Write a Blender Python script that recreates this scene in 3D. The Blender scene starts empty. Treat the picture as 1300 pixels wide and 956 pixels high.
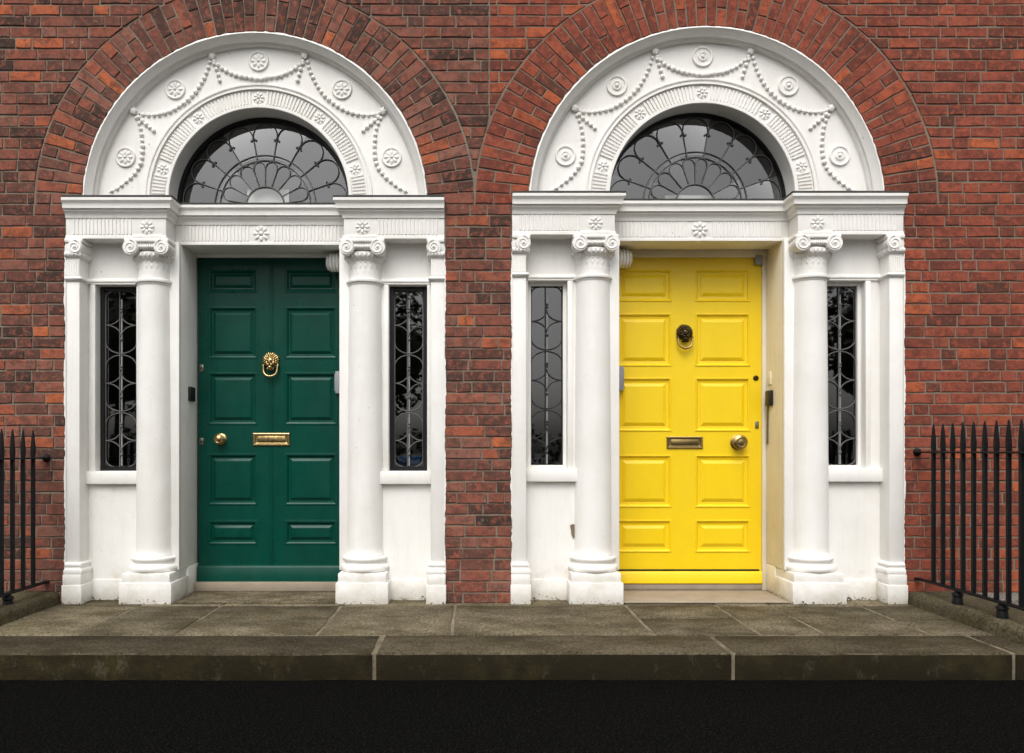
import bpy, bmesh, math, random
from math import sin, cos, pi, sqrt, radians, atan2, hypot
from mathutils import Vector

random.seed(7)
SC = bpy.context.scene
COL = SC.collection
F, DW, ZC, VX, VY = 962.5, 5.5, 1.11, 600.0, 572.0   # focal px, camera to brick face, eye height, vanishing point

# ------------------------------------------------------------------ camera, sky, sun
cam_d = bpy.data.cameras.new('camera')
cam = bpy.data.objects.new('camera', cam_d)
COL.objects.link(cam)
cam.location = (0, -DW, ZC)
cam.rotation_euler = (radians(90), 0, 0)
cam_d.sensor_fit = 'HORIZONTAL'
cam_d.sensor_width = 36
cam_d.lens = 36 * F / 1300
cam_d.shift_x = (650 - VX) / 1300
cam_d.shift_y = (VY - 478) / 1300
cam_d.clip_start = 0.05
cam_d.clip_end = 2000
SC.camera = cam

SUN_EL, SUN_AZ = 54, 13          # elevation; azimuth from straight behind the camera towards the left
world = bpy.data.worlds.new('World')
SC.world = world
world.use_nodes = True
wn = world.node_tree
bg = wn.nodes['Background']
sky = wn.nodes.new('ShaderNodeTexSky')
sky.sky_type = 'NISHITA'
sky.sun_disc = False
sky.sun_elevation = radians(SUN_EL)
sky.sun_rotation = radians(180 + SUN_AZ)
sky.air_density = 1.0
sky.dust_density = 6.0
sky.ozone_density = 1.0
hsv = wn.nodes.new('ShaderNodeHueSaturation')   # an overcast sky has little colour
hsv.inputs['Saturation'].default_value = 0.13
wn.links.new(sky.outputs[0], hsv.inputs['Color'])
wn.links.new(hsv.outputs[0], bg.inputs[0])
bg.inputs[1].default_value = 0.15

sun_d = bpy.data.lights.new('sun', 'SUN')
sun = bpy.data.objects.new('sun', sun_d)
COL.objects.link(sun)
sun_d.energy = 0.6
sun_d.angle = radians(42)
sun_d.color = (1.0, 0.965, 0.91)
sd = Vector((-sin(radians(SUN_AZ)) * cos(radians(SUN_EL)), -cos(radians(SUN_AZ)) * cos(radians(SUN_EL)), sin(radians(SUN_EL))))
sun.rotation_euler = sd.to_track_quat('Z', 'Y').to_euler()
sun.location = (0, -10, 12)

SC.view_settings.view_transform = 'Standard'
SC.view_settings.look = 'None'
SC.view_settings.gamma = 1
SC.view_settings.exposure = 0.36
SC.view_settings.use_curve_mapping = False

# ------------------------------------------------------------------ materials
def mat_base(name, rough=0.6, spec=0.5, metal=0.0):
    m = bpy.data.materials.new(name)
    m.use_nodes = True
    nt = m.node_tree
    p = nt.nodes['Principled BSDF']
    p.inputs['Roughness'].default_value = rough
    p.inputs['Metallic'].default_value = metal
    p.inputs['Specular IOR Level'].default_value = spec
    return m, nt, p

def nd(nt, t, **kw):
    n = nt.nodes.new(t)
    for k, v in kw.items():
        setattr(n, k, v)
    return n

def noise(nt, vec, scale, detail=4, rough=0.55):
    n = nd(nt, 'ShaderNodeTexNoise')
    n.inputs['Scale'].default_value = scale
    n.inputs['Detail'].default_value = detail
    n.inputs['Roughness'].default_value = rough
    nt.links.new(vec, n.inputs['Vector'])
    return n.outputs['Fac']

def ramp(nt, fac, stops, interp='LINEAR'):
    r = nd(nt, 'ShaderNodeValToRGB')
    cr = r.color_ramp
    cr.interpolation = interp
    while len(cr.elements) < len(stops):
        cr.elements.new(0.5)
    for e, (p, c) in zip(cr.elements, stops):
        e.position = p
        e.color = (c[0], c[1], c[2], 1) if not isinstance(c, (int, float)) else (c, c, c, 1)
    nt.links.new(fac, r.inputs[0])
    return r.outputs[0]

def mix(nt, a, b, fac, mode='MIX'):
    m = nd(nt, 'ShaderNodeMix', data_type='RGBA', blend_type=mode)
    for sock, v in ((m.inputs[0], fac), (m.inputs[6], a), (m.inputs[7], b)):
        if hasattr(v, 'is_output'):
            nt.links.new(v, sock)
        elif isinstance(v, (int, float)):
            sock.default_value = v
        else:
            sock.default_value = (v[0], v[1], v[2], 1)
    return m.outputs[2]

def bump(nt, p, h, strength=0.3, dist=0.01):
    b = nd(nt, 'ShaderNodeBump')
    b.inputs['Strength'].default_value = strength
    b.inputs['Distance'].default_value = dist
    nt.links.new(h, b.inputs['Height'])
    nt.links.new(b.outputs[0], p.inputs['Normal'])

def pos(nt):
    return nd(nt, 'ShaderNodeNewGeometry').outputs['Position']

def mapped(nt, sx, sy, sz):
    m = nd(nt, 'ShaderNodeMapping')
    m.inputs['Scale'].default_value = (sx, sy, sz)
    nt.links.new(pos(nt), m.inputs[0])
    return m.outputs[0]

def m_paint(name, col, dirt, rough=0.42, dirt_amt=0.5, speck=True):
    m, nt, p = mat_base(name, rough, 0.35)
    g = pos(nt)
    big = noise(nt, g, 2.3, 5, 0.6)
    streak = noise(nt, mapped(nt, 9, 9, 1.1), 2.0, 5, 0.65)
    f = ramp(nt, big, [(0.42, 0.0), (0.75, 1.0)])
    f2 = ramp(nt, streak, [(0.5, 0.0), (0.8, 1.0)])
    c = mix(nt, col, dirt, 0.0)
    mm = nd(nt, 'ShaderNodeMath', operation='MULTIPLY'); nt.links.new(f, mm.inputs[0]); mm.inputs[1].default_value = dirt_amt
    c = mix(nt, col, dirt, mm.outputs[0])
    m2 = nd(nt, 'ShaderNodeMath', operation='MULTIPLY'); nt.links.new(f2, m2.inputs[0]); m2.inputs[1].default_value = dirt_amt * 0.8
    c = mix(nt, c, dirt, m2.outputs[0])
    if speck:   # chipped, blackened spots close to the paving
        sp = noise(nt, g, 46, 3, 0.6)
        sx = nd(nt, 'ShaderNodeSeparateXYZ'); nt.links.new(g, sx.inputs[0])
        low = nd(nt, 'ShaderNodeMapRange'); nt.links.new(sx.outputs[2], low.inputs[0])
        for i, v in ((1, 0.0), (2, 0.075), (3, 0.235), (4, 0.0)):
            low.inputs[i].default_value = v
        ad = nd(nt, 'ShaderNodeMath', operation='ADD'); nt.links.new(sp, ad.inputs[0]); nt.links.new(low.outputs[0], ad.inputs[1])
        sf = ramp(nt, ad.outputs[0], [(0.765, 0.0), (0.79, 1.0)])
        c = mix(nt, c, (0.035, 0.032, 0.026), sf)
        # green-grey splash stain, its own ragged outline, on the lowest hand's breadth
        st = noise(nt, g, 7, 4, 0.7)
        lo2 = nd(nt, 'ShaderNodeMapRange'); nt.links.new(sx.outputs[2], lo2.inputs[0])
        for i, v in ((1, 0.0), (2, 0.28), (3, 0.36), (4, 0.0)):
            lo2.inputs[i].default_value = v
        a2 = nd(nt, 'ShaderNodeMath', operation='ADD'); nt.links.new(st, a2.inputs[0]); nt.links.new(lo2.outputs[0], a2.inputs[1])
        s2 = ramp(nt, a2.outputs[0], [(0.62, 0.0), (0.95, 0.55)])
        c = mix(nt, c, (0.52, 0.47, 0.36), s2)
    ch = noise(nt, g, 27, 2, 0.5)
    c = mix(nt, c, (0.28, 0.25, 0.2), ramp(nt, ch, [(0.775, 0.0), (0.79, 0.7)]))
    nt.links.new(c, p.inputs['Base Color'])
    fine = noise(nt, g, 55, 4, 0.6)
    mid = noise(nt, g, 14, 4, 0.5)
    h = mix(nt, fine, mid, 0.55)
    bump(nt, p, h, 0.28, 0.006)
    return m

def m_brick(name, island, stops, mottle, hot, smear, lime=0.25, soot=0.5):
    m, nt, p = mat_base(name, 0.92, 0.04)
    g = pos(nt)
    if island:
        rnd = nd(nt, 'ShaderNodeNewGeometry').outputs['Random Per Island']
    else:
        rnd = nd(nt, 'ShaderNodeObjectInfo').outputs['Random']
    # shift the pattern from brick to brick so that no stain runs across a joint
    off = nd(nt, 'ShaderNodeVectorMath', operation='SCALE'); off.inputs[0].default_value = (37.0, 11.0, 53.0); nt.links.new(rnd, off.inputs['Scale'])
    ad = nd(nt, 'ShaderNodeVectorMath', operation='ADD'); nt.links.new(g, ad.inputs[0]); nt.links.new(off.outputs[0], ad.inputs[1])
    gb = ad.outputs[0]
    c = ramp(nt, rnd, stops)
    n1 = noise(nt, gb, 11, 7, 0.78)
    c = mix(nt, c, mottle, ramp(nt, n1, [(0.45, 0.0), (0.58, 0.72)]))
    n2 = noise(nt, gb, 24, 6, 0.75)
    c = mix(nt, c, hot, ramp(nt, n2, [(0.51, 0.0), (0.62, 0.8)]))
    n6 = noise(nt, gb, 31, 6, 0.8)
    c = mix(nt, c, (0.06, 0.033, 0.026), ramp(nt, n6, [(0.56, 0.0), (0.70, 0.6)]))
    n4 = noise(nt, g, 0.9, 5, 0.65)
    c = mix(nt, c, (0.045, 0.030, 0.024), ramp(nt, n4, [(0.46, 0.0), (0.72, soot)]))
    n3 = noise(nt, g, 21, 7, 0.8)
    c = mix(nt, c, smear, ramp(nt, n3, [(0.55, 0.0), (0.72, lime)]))
    n5 = noise(nt, g, 75, 3, 0.6)
    c = mix(nt, c, (0.02, 0.014, 0.012), ramp(nt, n5, [(0.66, 0.0), (0.72, 0.85)]))
    n7 = noise(nt, g, 17, 2, 0.5)
    c = mix(nt, c, (0.55, 0.50, 0.44), ramp(nt, n7, [(0.775, 0.0), (0.79, 0.8)]))
    nt.links.new(c, p.inputs['Base Color'])
    h = mix(nt, noise(nt, gb, 34, 6, 0.75), noise(nt, g, 140, 3, 0.6), 0.35)
    bump(nt, p, h, 0.9, 0.010)
    return m

def m_mortar(name, a, b):
    m, nt, p = mat_base(name, 0.95, 0.1)
    g = pos(nt)
    c = mix(nt, a, b, ramp(nt, noise(nt, g, 4, 5, 0.7), [(0.35, 0.0), (0.65, 1.0)]))
    c = mix(nt, c, (0.08, 0.065, 0.05), ramp(nt, noise(nt, g, 30, 5, 0.7), [(0.55, 0.0), (0.75, 0.7)]))
    nt.links.new(c, p.inputs['Base Color'])
    bump(nt, p, noise(nt, g, 90, 5, 0.7), 0.8, 0.008)
    return m

def m_stone(name, a, b, grit, moss=0.0, riser_shade=False):
    m, nt, p = mat_base(name, 0.95, 0.06)
    g = pos(nt)
    c = mix(nt, a, b, ramp(nt, noise(nt, mapped(nt, 1.0, 1.6, 1.0), 2.3, 7, 0.72), [(0.40, 0.0), (0.60, 1.0)]))
    rnd = nd(nt, 'ShaderNodeObjectInfo').outputs['Random']
    hs = nd(nt, 'ShaderNodeHueSaturation')
    mr = nd(nt, 'ShaderNodeMapRange'); nt.links.new(rnd, mr.inputs[0]); mr.inputs[3].default_value = 0.68; mr.inputs[4].default_value = 1.25
    nt.links.new(mr.outputs[0], hs.inputs['Value']); nt.links.new(c, hs.inputs['Color'])
    c = hs.outputs[0]
    c = mix(nt, c, (0.02, 0.017, 0.012), ramp(nt, noise(nt, g, 55, 6, 0.85), [(0.46, 0.0), (0.60, 0.85)]))
    c = mix(nt, c, grit, ramp(nt, noise(nt, g, 70, 5, 0.85), [(0.56, 0.0), (0.68, 0.8)]))
    c = mix(nt, c, (0.2, 0.185, 0.15), ramp(nt, noise(nt, g, 9, 7, 0.8), [(0.57, 0.0), (0.74, 0.55)]))
    if riser_shade:  # riser's shade put into the colour: faces not turned up are darkened
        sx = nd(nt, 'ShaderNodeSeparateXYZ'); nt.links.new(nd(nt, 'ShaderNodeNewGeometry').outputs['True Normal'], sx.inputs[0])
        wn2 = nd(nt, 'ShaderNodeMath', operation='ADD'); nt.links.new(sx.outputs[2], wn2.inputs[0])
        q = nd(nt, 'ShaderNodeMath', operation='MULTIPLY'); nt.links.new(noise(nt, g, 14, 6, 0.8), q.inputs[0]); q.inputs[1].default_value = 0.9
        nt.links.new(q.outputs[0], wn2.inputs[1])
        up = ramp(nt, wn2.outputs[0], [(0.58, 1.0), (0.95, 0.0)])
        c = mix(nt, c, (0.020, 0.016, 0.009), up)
        mm = noise(nt, mapped(nt, 1.0, 1.0, 0.6), 7, 7, 0.8)
        c = mix(nt, c, (0.13, 0.115, 0.085), ramp(nt, mm, [(0.56, 0.0), (0.74, 0.6)]))
    if moss:
        c = mix(nt, c, (0.075, 0.065, 0.018), ramp(nt, noise(nt, g, 3.4, 5, 0.7), [(0.5, 0.0), (0.72, moss)]))
    nt.links.new(c, p.inputs['Base Color'])
    h = mix(nt, noise(nt, g, 60, 6, 0.75), noise(nt, g, 8, 4, 0.6), 0.5)
    bump(nt, p, h, 0.9, 0.02)
    return m

def m_gloss(name, col, rough, var=0.0, bs=0.05, coat=0.0):
    m, nt, p = mat_base(name, rough, 0.5)
    g = pos(nt)
    c = mix(nt, col, [x * (1 - var) for x in col], ramp(nt, noise(nt, mapped(nt, 3, 3, 1.2), 3, 5, 0.6), [(0.4, 0.0), (0.7, 1.0)]))
    nt.links.new(c, p.inputs['Base Color'])
    r = ramp(nt, noise(nt, g, 5, 4, 0.6), [(0.3, max(0.02, rough - 0.06)), (0.7, rough + 0.09)])
    nt.links.new(r, p.inputs['Roughness'])
    p.inputs['Coat Weight'].default_value = coat
    p.inputs['Coat Roughness'].default_value = 0.12
    h = mix(nt, noise(nt, mapped(nt, 40, 40, 2.5), 2, 4, 0.6), noise(nt, g, 5, 3, 0.5), 0.5)
    bump(nt, p, h, bs, 0.01)
    return m

def m_metal(name, col, dark, rough, metal=1.0, amt=0.6):
    m, nt, p = mat_base(name, rough, 0.5, metal)
    g = pos(nt)
    c = mix(nt, col, dark, ramp(nt, noise(nt, g, 60, 5, 0.7), [(0.4, 0.0), (0.7, amt)]))
    nt.links.new(c, p.inputs['Base Color'])
    bump(nt, p, noise(nt, g, 70, 4, 0.6), 0.25, 0.004)
    return m

def m_glass(name, tint, ior, rough=0.015):
    m = bpy.data.materials.new(name); m.use_nodes = True
    nt = m.node_tree
    nt.nodes.remove(nt.nodes['Principled BSDF'])
    out = nt.nodes['Material Output']
    fr = nd(nt, 'ShaderNodeFresnel'); fr.inputs[0].default_value = ior
    tr = nd(nt, 'ShaderNodeBsdfTransparent'); tr.inputs[0].default_value = (*tint, 1)
    gl = nd(nt, 'ShaderNodeBsdfGlossy'); gl.inputs['Roughness'].default_value = rough
    gl.inputs['Color'].default_value = (1, 1, 1, 1)
    b = nd(nt, 'ShaderNodeBump'); b.inputs['Strength'].default_value = 0.004; b.inputs['Distance'].default_value = 0.02
    nt.links.new(noise(nt, pos(nt), 5, 2, 0.5), b.inputs['Height'])
    nt.links.new(b.outputs[0], gl.inputs['Normal'])
    mx = nd(nt, 'ShaderNodeMixShader')
    nt.links.new(fr.outputs[0], mx.inputs[0]); nt.links.new(tr.outputs[0], mx.inputs[1]); nt.links.new(gl.outputs[0], mx.inputs[2])
    nt.links.new(mx.outputs[0], out.inputs['Surface'])
    return m

def m_plain(name, col, rough=0.7, var=0.25, scale=6, bs=0.1):
    m, nt, p = mat_base(name, rough, 0.3)
    g = pos(nt)
    c = mix(nt, col, [x * (1 - var) for x in col], noise(nt, g, scale, 4, 0.6))
    nt.links.new(c, p.inputs['Base Color'])
    bump(nt, p, noise(nt, g, scale * 8, 4, 0.6), bs, 0.005)
    return m

RED_STOPS = [(0.0, (0.099, 0.050, 0.037)), (0.07, (0.150, 0.053, 0.037)), (0.3, (0.218, 0.064, 0.043)),
             (0.6, (0.269, 0.073, 0.047)), (0.84, (0.313, 0.091, 0.057)), (0.94, (0.389, 0.099, 0.048)), (1.0, (0.501, 0.133, 0.055))]
BROWN_STOPS = [(0.0, (0.046, 0.035, 0.029)), (0.14, (0.094, 0.050, 0.040)), (0.34, (0.169, 0.076, 0.057)),
               (0.58, (0.245, 0.086, 0.059)), (0.80, (0.268, 0.127, 0.093)), (0.93, (0.377, 0.106, 0.057)), (1.0, (0.547, 0.152, 0.057))]
M = {}
M['white'] = m_paint('white_paint', (0.84, 0.825, 0.79), (0.66, 0.635, 0.575), 0.45, 0.5)
M['white_y'] = m_paint('ivory_white_paint', (0.85, 0.83, 0.795), (0.69, 0.66, 0.59), 0.45, 0.45)
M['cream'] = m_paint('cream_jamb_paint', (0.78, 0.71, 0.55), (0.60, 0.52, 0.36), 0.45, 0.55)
M['brick_l'] = m_brick('brown_red_brick', False, BROWN_STOPS, (0.090, 0.050, 0.041), (0.33, 0.100, 0.066), (0.30, 0.235, 0.195), 0.7, 0.32)
M['brick_r'] = m_brick('bright_red_brick', False, RED_STOPS, (0.115, 0.042, 0.033), (0.38, 0.092, 0.052), (0.26, 0.17, 0.13), 0.6, 0.25)
M['brick_li'] = m_brick('brown_red_brick_far', True, BROWN_STOPS, (0.090, 0.050, 0.041), (0.33, 0.100, 0.066), (0.30, 0.235, 0.195), 0.7, 0.32)
M['brick_ri'] = m_brick('bright_red_brick_far', True, RED_STOPS, (0.115, 0.042, 0.033), (0.38, 0.092, 0.052), (0.26, 0.17, 0.13), 0.6, 0.25)
M['mortar_l'] = m_mortar('brown_mortar', (0.18, 0.145, 0.11), (0.27, 0.225, 0.175))
M['mortar_r'] = m_mortar('beige_mortar', (0.185, 0.145, 0.11), (0.255, 0.205, 0.155))
M['slab'] = m_stone('worn_granite', (0.235, 0.196, 0.130), (0.105, 0.085, 0.052), (0.30, 0.25, 0.18), 0.5)
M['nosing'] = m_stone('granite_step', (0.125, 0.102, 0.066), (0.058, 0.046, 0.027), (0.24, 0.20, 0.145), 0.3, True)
M['kerb'] = m_stone('mossy_kerb_stone', (0.13, 0.11, 0.07), (0.07, 0.058, 0.033), (0.28, 0.25, 0.18), 0.6)
M['joint'] = m_mortar('pale_joint_mortar', (0.27, 0.23, 0.16), (0.10, 0.082, 0.052))
M['threshold'] = m_plain('pale_threshold_stone', (0.40, 0.33, 0.25), 0.9, 0.45, 7, 0.4)
M['asphalt'] = m_plain('dark_wet_asphalt', (0.0022, 0.0022, 0.0022), 0.95, 0.5, 30, 0.5)
M['asphalt'].node_tree.nodes['Principled BSDF'].inputs['Specular IOR Level'].default_value = 0.02
_m = M['asphalt']; _nt = _m.node_tree
_c = ramp(_nt, noise(_nt, pos(_nt), 85, 4, 0.8), [(0.5, (0.0022, 0.0022, 0.0022)), (0.72, (0.022, 0.021, 0.019))])
_nt.links.new(_c, _nt.nodes['Principled BSDF'].inputs['Base Color'])
M['road'] = m_plain('grey_road', (0.055, 0.055, 0.055), 0.8, 0.4, 5, 0.4)
M['green'] = m_gloss('green_gloss_paint', (0.0004, 0.054, 0.036), 0.30, 0.2, 0.04)
M['green'].node_tree.nodes['Principled BSDF'].inputs['Specular IOR Level'].default_value = 0.22
M['yellow'] = m_gloss('yellow_gloss_paint', (0.86, 0.60, 0.002), 0.42, 0.04, 0.02)
M['brass'] = m_metal('polished_brass', (0.60, 0.44, 0.20), (0.17, 0.11, 0.04), 0.28, 1.0, 0.85)
M['oldbrass'] = m_metal('dull_brass', (0.42, 0.30, 0.12), (0.20, 0.14, 0.06), 0.32)
M['bronze'] = m_metal('dark_bronze', (0.085, 0.06, 0.028), (0.015, 0.012, 0.008), 0.32)
M['iron'] = m_plain('black_painted_iron', (0.009, 0.009, 0.010), 0.55, 0.3, 20, 0.35)
M['iron'].node_tree.nodes['Principled BSDF'].inputs['Specular IOR Level'].default_value = 0.15
M['blackframe'] = m_plain('black_window_paint', (0.010, 0.010, 0.011), 0.35, 0.2, 12, 0.1)
M['lead'] = m_plain('grey_lead_cames', (0.13, 0.13, 0.124), 0.7, 0.3, 20, 0.2)
M['lead_dark'] = m_plain('dark_lead_cames', (0.035, 0.035, 0.034), 0.7, 0.3, 20, 0.2)
M['leadpale'] = m_plain('pale_lead_bar', (0.27, 0.265, 0.25), 0.7, 0.3, 20, 0.2)
M['flashing'] = m_plain('weathered_lead_flashing', (0.075, 0.072, 0.066), 0.7, 0.5, 9, 0.4)
M['glass'] = m_glass('old_window_glass', (0.82, 0.83, 0.82), 2.08)
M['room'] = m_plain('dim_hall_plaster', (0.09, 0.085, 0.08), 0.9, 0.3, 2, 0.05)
M['panelwhite'] = m_plain('pale_inner_fan_board', (0.84, 0.87, 0.82), 0.6, 0.15, 5, 0.05)
M['grey'] = m_plain('grey_plastic', (0.30, 0.31, 0.33), 0.45, 0.15, 10, 0.05)
M['blackplastic'] = m_plain('black_plastic', (0.014, 0.015, 0.018), 0.35, 0.2, 10, 0.05)
M['steel'] = m_metal('worn_steel', (0.30, 0.28, 0.24), (0.10, 0.08, 0.06), 0.4)
M['rust'] = m_plain('brown_bare_plaster', (0.26, 0.20, 0.14), 0.9, 0.5, 20, 0.5)
M['blue'] = m_plain('blue_plastic', (0.02, 0.26, 0.85), 0.4, 0.2, 8, 0.05)
M['leaf'] = m_plain('dark_leaves', (0.045, 0.062, 0.028), 0.6, 0.6, 3, 0.1)
M['coping'] = m_stone('pale_coping', (0.42, 0.40, 0.37), (0.30, 0.28, 0.25), (0.5, 0.48, 0.45), 0.0)

# ------------------------------------------------------------------ mesh helpers
WLOC = {}

class MB:
    def __init__(self):
        self.v = []; self.f = []
    def add(self, vs, fs):
        o = len(self.v)
        self.v += [tuple(p) for p in vs]
        self.f += [tuple(i + o for i in f) for f in fs]
        return self
    def box(self, x0, x1, y0, y1, z0, z1):
        x0, x1 = min(x0, x1), max(x0, x1); y0, y1 = min(y0, y1), max(y0, y1); z0, z1 = min(z0, z1), max(z0, z1)
        return self.add([(x0, y0, z0), (x1, y0, z0), (x1, y1, z0), (x0, y1, z0), (x0, y0, z1), (x1, y0, z1), (x1, y1, z1), (x0, y1, z1)],
                        [(0, 3, 2, 1), (4, 5, 6, 7), (0, 1, 5, 4), (1, 2, 6, 5), (2, 3, 7, 6), (3, 0, 4, 7)])
    def lathe(self, cx, cy, prof, n=24):          # prof (r, z) round the Z axis
        vs = []; fs = []
        for r, z in prof:
            for i in range(n):
                a = 2 * pi * i / n
                vs.append((cx + r * cos(a), cy + r * sin(a), z))
        for j in range(len(prof) - 1):
            for i in range(n):
                k = (i + 1) % n
                fs.append((j * n + i, j * n + k, (j + 1) * n + k, (j + 1) * n + i))
        fs.append(tuple(range(n))[::-1]); fs.append(tuple((len(prof) - 1) * n + i for i in range(n)))
        return self.add(vs, fs)
    def lathe_y(self, cx, cz, prof, n=20):        # prof (r, y) round the Y axis
        vs = []; fs = []
        for r, y in prof:
            for i in range(n):
                a = 2 * pi * i / n
                vs.append((cx + r * cos(a), y, cz + r * sin(a)))
        for j in range(len(prof) - 1):
            for i in range(n):
                k = (i + 1) % n
                fs.append((j * n + i, j * n + k, (j + 1) * n + k, (j + 1) * n + i))
        fs.append(tuple(range(n))); fs.append(tuple((len(prof) - 1) * n + i for i in range(n))[::-1])
        return self.add(vs, fs)
    def ball(self, c, r, sx=1, sy=1, sz=1, nu=8, nv=5, rot=0):   # rot turns it in the XZ plane
        vs = [(0, 0, r)]; fs = []
        for j in range(1, nv):
            t = pi * j / nv
            for i in range(nu):
                a = 2 * pi * i / nu
                vs.append((r * sin(t) * cos(a), r * sin(t) * sin(a), r * cos(t)))
        vs.append((0, 0, -r))
        L = len(vs) - 1
        for i in range(nu):
            fs.append((0, 1 + i, 1 + (i + 1) % nu))
            fs.append((L, L - nu + (i + 1) % nu, L - nu + i))
        for j in range(nv - 2):
            for i in range(nu):
                a = 1 + j * nu + i; b = 1 + j * nu + (i + 1) % nu
                fs.append((a, a + nu, b + nu, b))
        out = []
        for x, y, z in vs:
            x *= sx; y *= sy; z *= sz
            out.append((c[0] + x * cos(rot) - z * sin(rot), c[1] + y, c[2] + x * sin(rot) + z * cos(rot)))
        return self.add(out, fs)
    def tube(self, pts, r, n=6, closed=False, rr=None):
        pts = [Vector(p) for p in pts]
        N = len(pts); vs = []; fs = []
        up0 = Vector((0, 1, 0))
        for i, p in enumerate(pts):
            if closed:
                t = pts[(i + 1) % N] - pts[i - 1]
            else:
                t = pts[min(i + 1, N - 1)] - pts[max(i - 1, 0)]
            t.normalize()
            up = up0 if abs(t.dot(up0)) < 0.95 else Vector((0, 0, 1))
            s = t.cross(up).normalized(); u = s.cross(t)
            q = rr[i] if rr else r
            for k in range(n):
                a = 2 * pi * k / n
                vs.append(p + (s * cos(a) + u * sin(a)) * q)
        rng = N if closed else N - 1
        for i in range(rng):
            j = (i + 1) % N
            for k in range(n):
                l = (k + 1) % n
                fs.append((i * n + k, i * n + l, j * n + l, j * n + k))
        if not closed:
            fs.append(tuple(range(n))[::-1]); fs.append(tuple((N - 1) * n + k for k in range(n)))
        return self.add(vs, fs)
    def strip(self, rows):                        # rows: lists of equal length
        n = len(rows[0]); vs = [p for r in rows for p in r]; fs = []
        for j in range(len(rows) - 1):
            for i in range(n - 1):
                fs.append((j * n + i, j * n + i + 1, (j + 1) * n + i + 1, (j + 1) * n + i))
        return self.add(vs, fs)
    def arc(self, cx, cz, prof, n=96, a0=0.0, a1=pi, wob=None):   # open profile (r, y) swept round Y
        rows = []
        for j, (r, y) in enumerate(prof):
            row = []
            for i in range(n + 1):
                a = a0 + (a1 - a0) * i / n
                q = r + (wob(a, j) if wob else 0)
                row.append((cx + q * cos(a), y, cz + q * sin(a)))
            rows.append(row)
        return self.strip(rows)
    def path(self, pts, prof, zb, cap=False):                # plan polyline (x, y), outward = right-hand side; profile (out, z)
        n = len(pts); offs = []
        for i in range(n):
            ns = []
            if i > 0:
                dx, dy = pts[i][0] - pts[i - 1][0], pts[i][1] - pts[i - 1][1]; l = hypot(dx, dy); ns.append((dy / l, -dx / l))
            if i < n - 1:
                dx, dy = pts[i + 1][0] - pts[i][0], pts[i + 1][1] - pts[i][1]; l = hypot(dx, dy); ns.append((dy / l, -dx / l))
            if len(ns) == 1:
                offs.append(ns[0])
            else:
                a, b = ns; s = (a[0] + b[0], a[1] + b[1]); d = 1 + a[0] * b[0] + a[1] * b[1]
                offs.append((s[0] / d, s[1] / d))
        rows = [[(pts[i][0] + offs[i][0] * o, pts[i][1] + offs[i][1] * o, zb + z) for i in range(n)] for o, z in prof]
        self.strip(rows)
        if cap:
            self.add([q[0] for q in rows], [tuple(range(len(rows)))]); self.add([q[-1] for q in rows], [tuple(range(len(rows)))])
        return self
    def build(self, name, mat, parent=None, origin=None, smooth=False, bevel=0.0, ang=38, seg=2):
        xs = [p[0] for p in self.v]; ys = [p[1] for p in self.v]; zs = [p[2] for p in self.v]
        if origin is None:
            origin = ((min(xs) + max(xs)) / 2, (min(ys) + max(ys)) / 2, min(zs))
        me = bpy.data.meshes.new(name)
        me.from_pydata([(p[0] - origin[0], p[1] - origin[1], p[2] - origin[2]) for p in self.v], [], self.f)
        bm = bmesh.new(); bm.from_mesh(me)
        bmesh.ops.recalc_face_normals(bm, faces=bm.faces)
        if bevel:
            es = [e for e in bm.edges if len(e.link_faces) == 2 and e.calc_face_angle(0) > radians(30)]
            bmesh.ops.bevel(bm, geom=es, offset=bevel, segments=seg, affect='EDGES', profile=0.5, clamp_overlap=True)
        bm.to_mesh(me); bm.free()
        if smooth or bevel:
            me.shade_smooth()
            me.set_sharp_from_angle(angle=radians(ang))
        me.materials.append(mat)
        o = bpy.data.objects.new(name, me)
        COL.objects.link(o)
        place(o, origin, parent)
        return o

def place(o, loc, parent):
    WLOC[o.name] = Vector(loc)
    if parent is not None:
        o.parent = parent
        o.location = Vector(loc) - WLOC[parent.name]
    else:
        o.location = loc

def empty(name, loc, parent=None):
    o = bpy.data.objects.new(name, None)
    o.empty_display_size = 0.1
    COL.objects.link(o)
    place(o, loc, parent)
    return o

def thing(o, label, cat, group=None):
    o['label'] = label; o['category'] = cat
    if group: o['group'] = group
    return o

def kind(o, k):
    o['kind'] = k
    return o

def copy_to(o, parent, delta):                     # copy of a part with its children, moved by delta
    c = o.copy(); COL.objects.link(c)
    wl = WLOC[o.name] + Vector(delta)
    WLOC[c.name] = wl
    if parent is not None:
        c.parent = parent; c.location = wl - WLOC[parent.name]
    else:
        c.location = wl
    for ch in list(o.children):
        copy_to(ch, c, delta)
    return c

def rj(a): return random.uniform(-a, a)

# ------------------------------------------------------------------ the two door cases: measured layout
ZS = 2.898                                         # springing line = brick course 36
COURSE = 0.0805
CASES = {
    'G': dict(cx=-1.580, k=1.0, dz=0.0, R=1.2486, Ro=1.594, x0=-2.955, x1=-0.200, door=(-1.580, 0.586), doory=0.48, white='white', jamb='white', mat='green', brass='brass'),
    'Y': dict(cx=1.697, k=1.03, dz=0.03, R=1.2886, Ro=1.680, x0=0.283, x1=3.130, door=(1.664, 0.616), doory=0.48, white='white_y', jamb='cream', mat='yellow', brass='oldbrass'),
}
SEAM = 0.12

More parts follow.
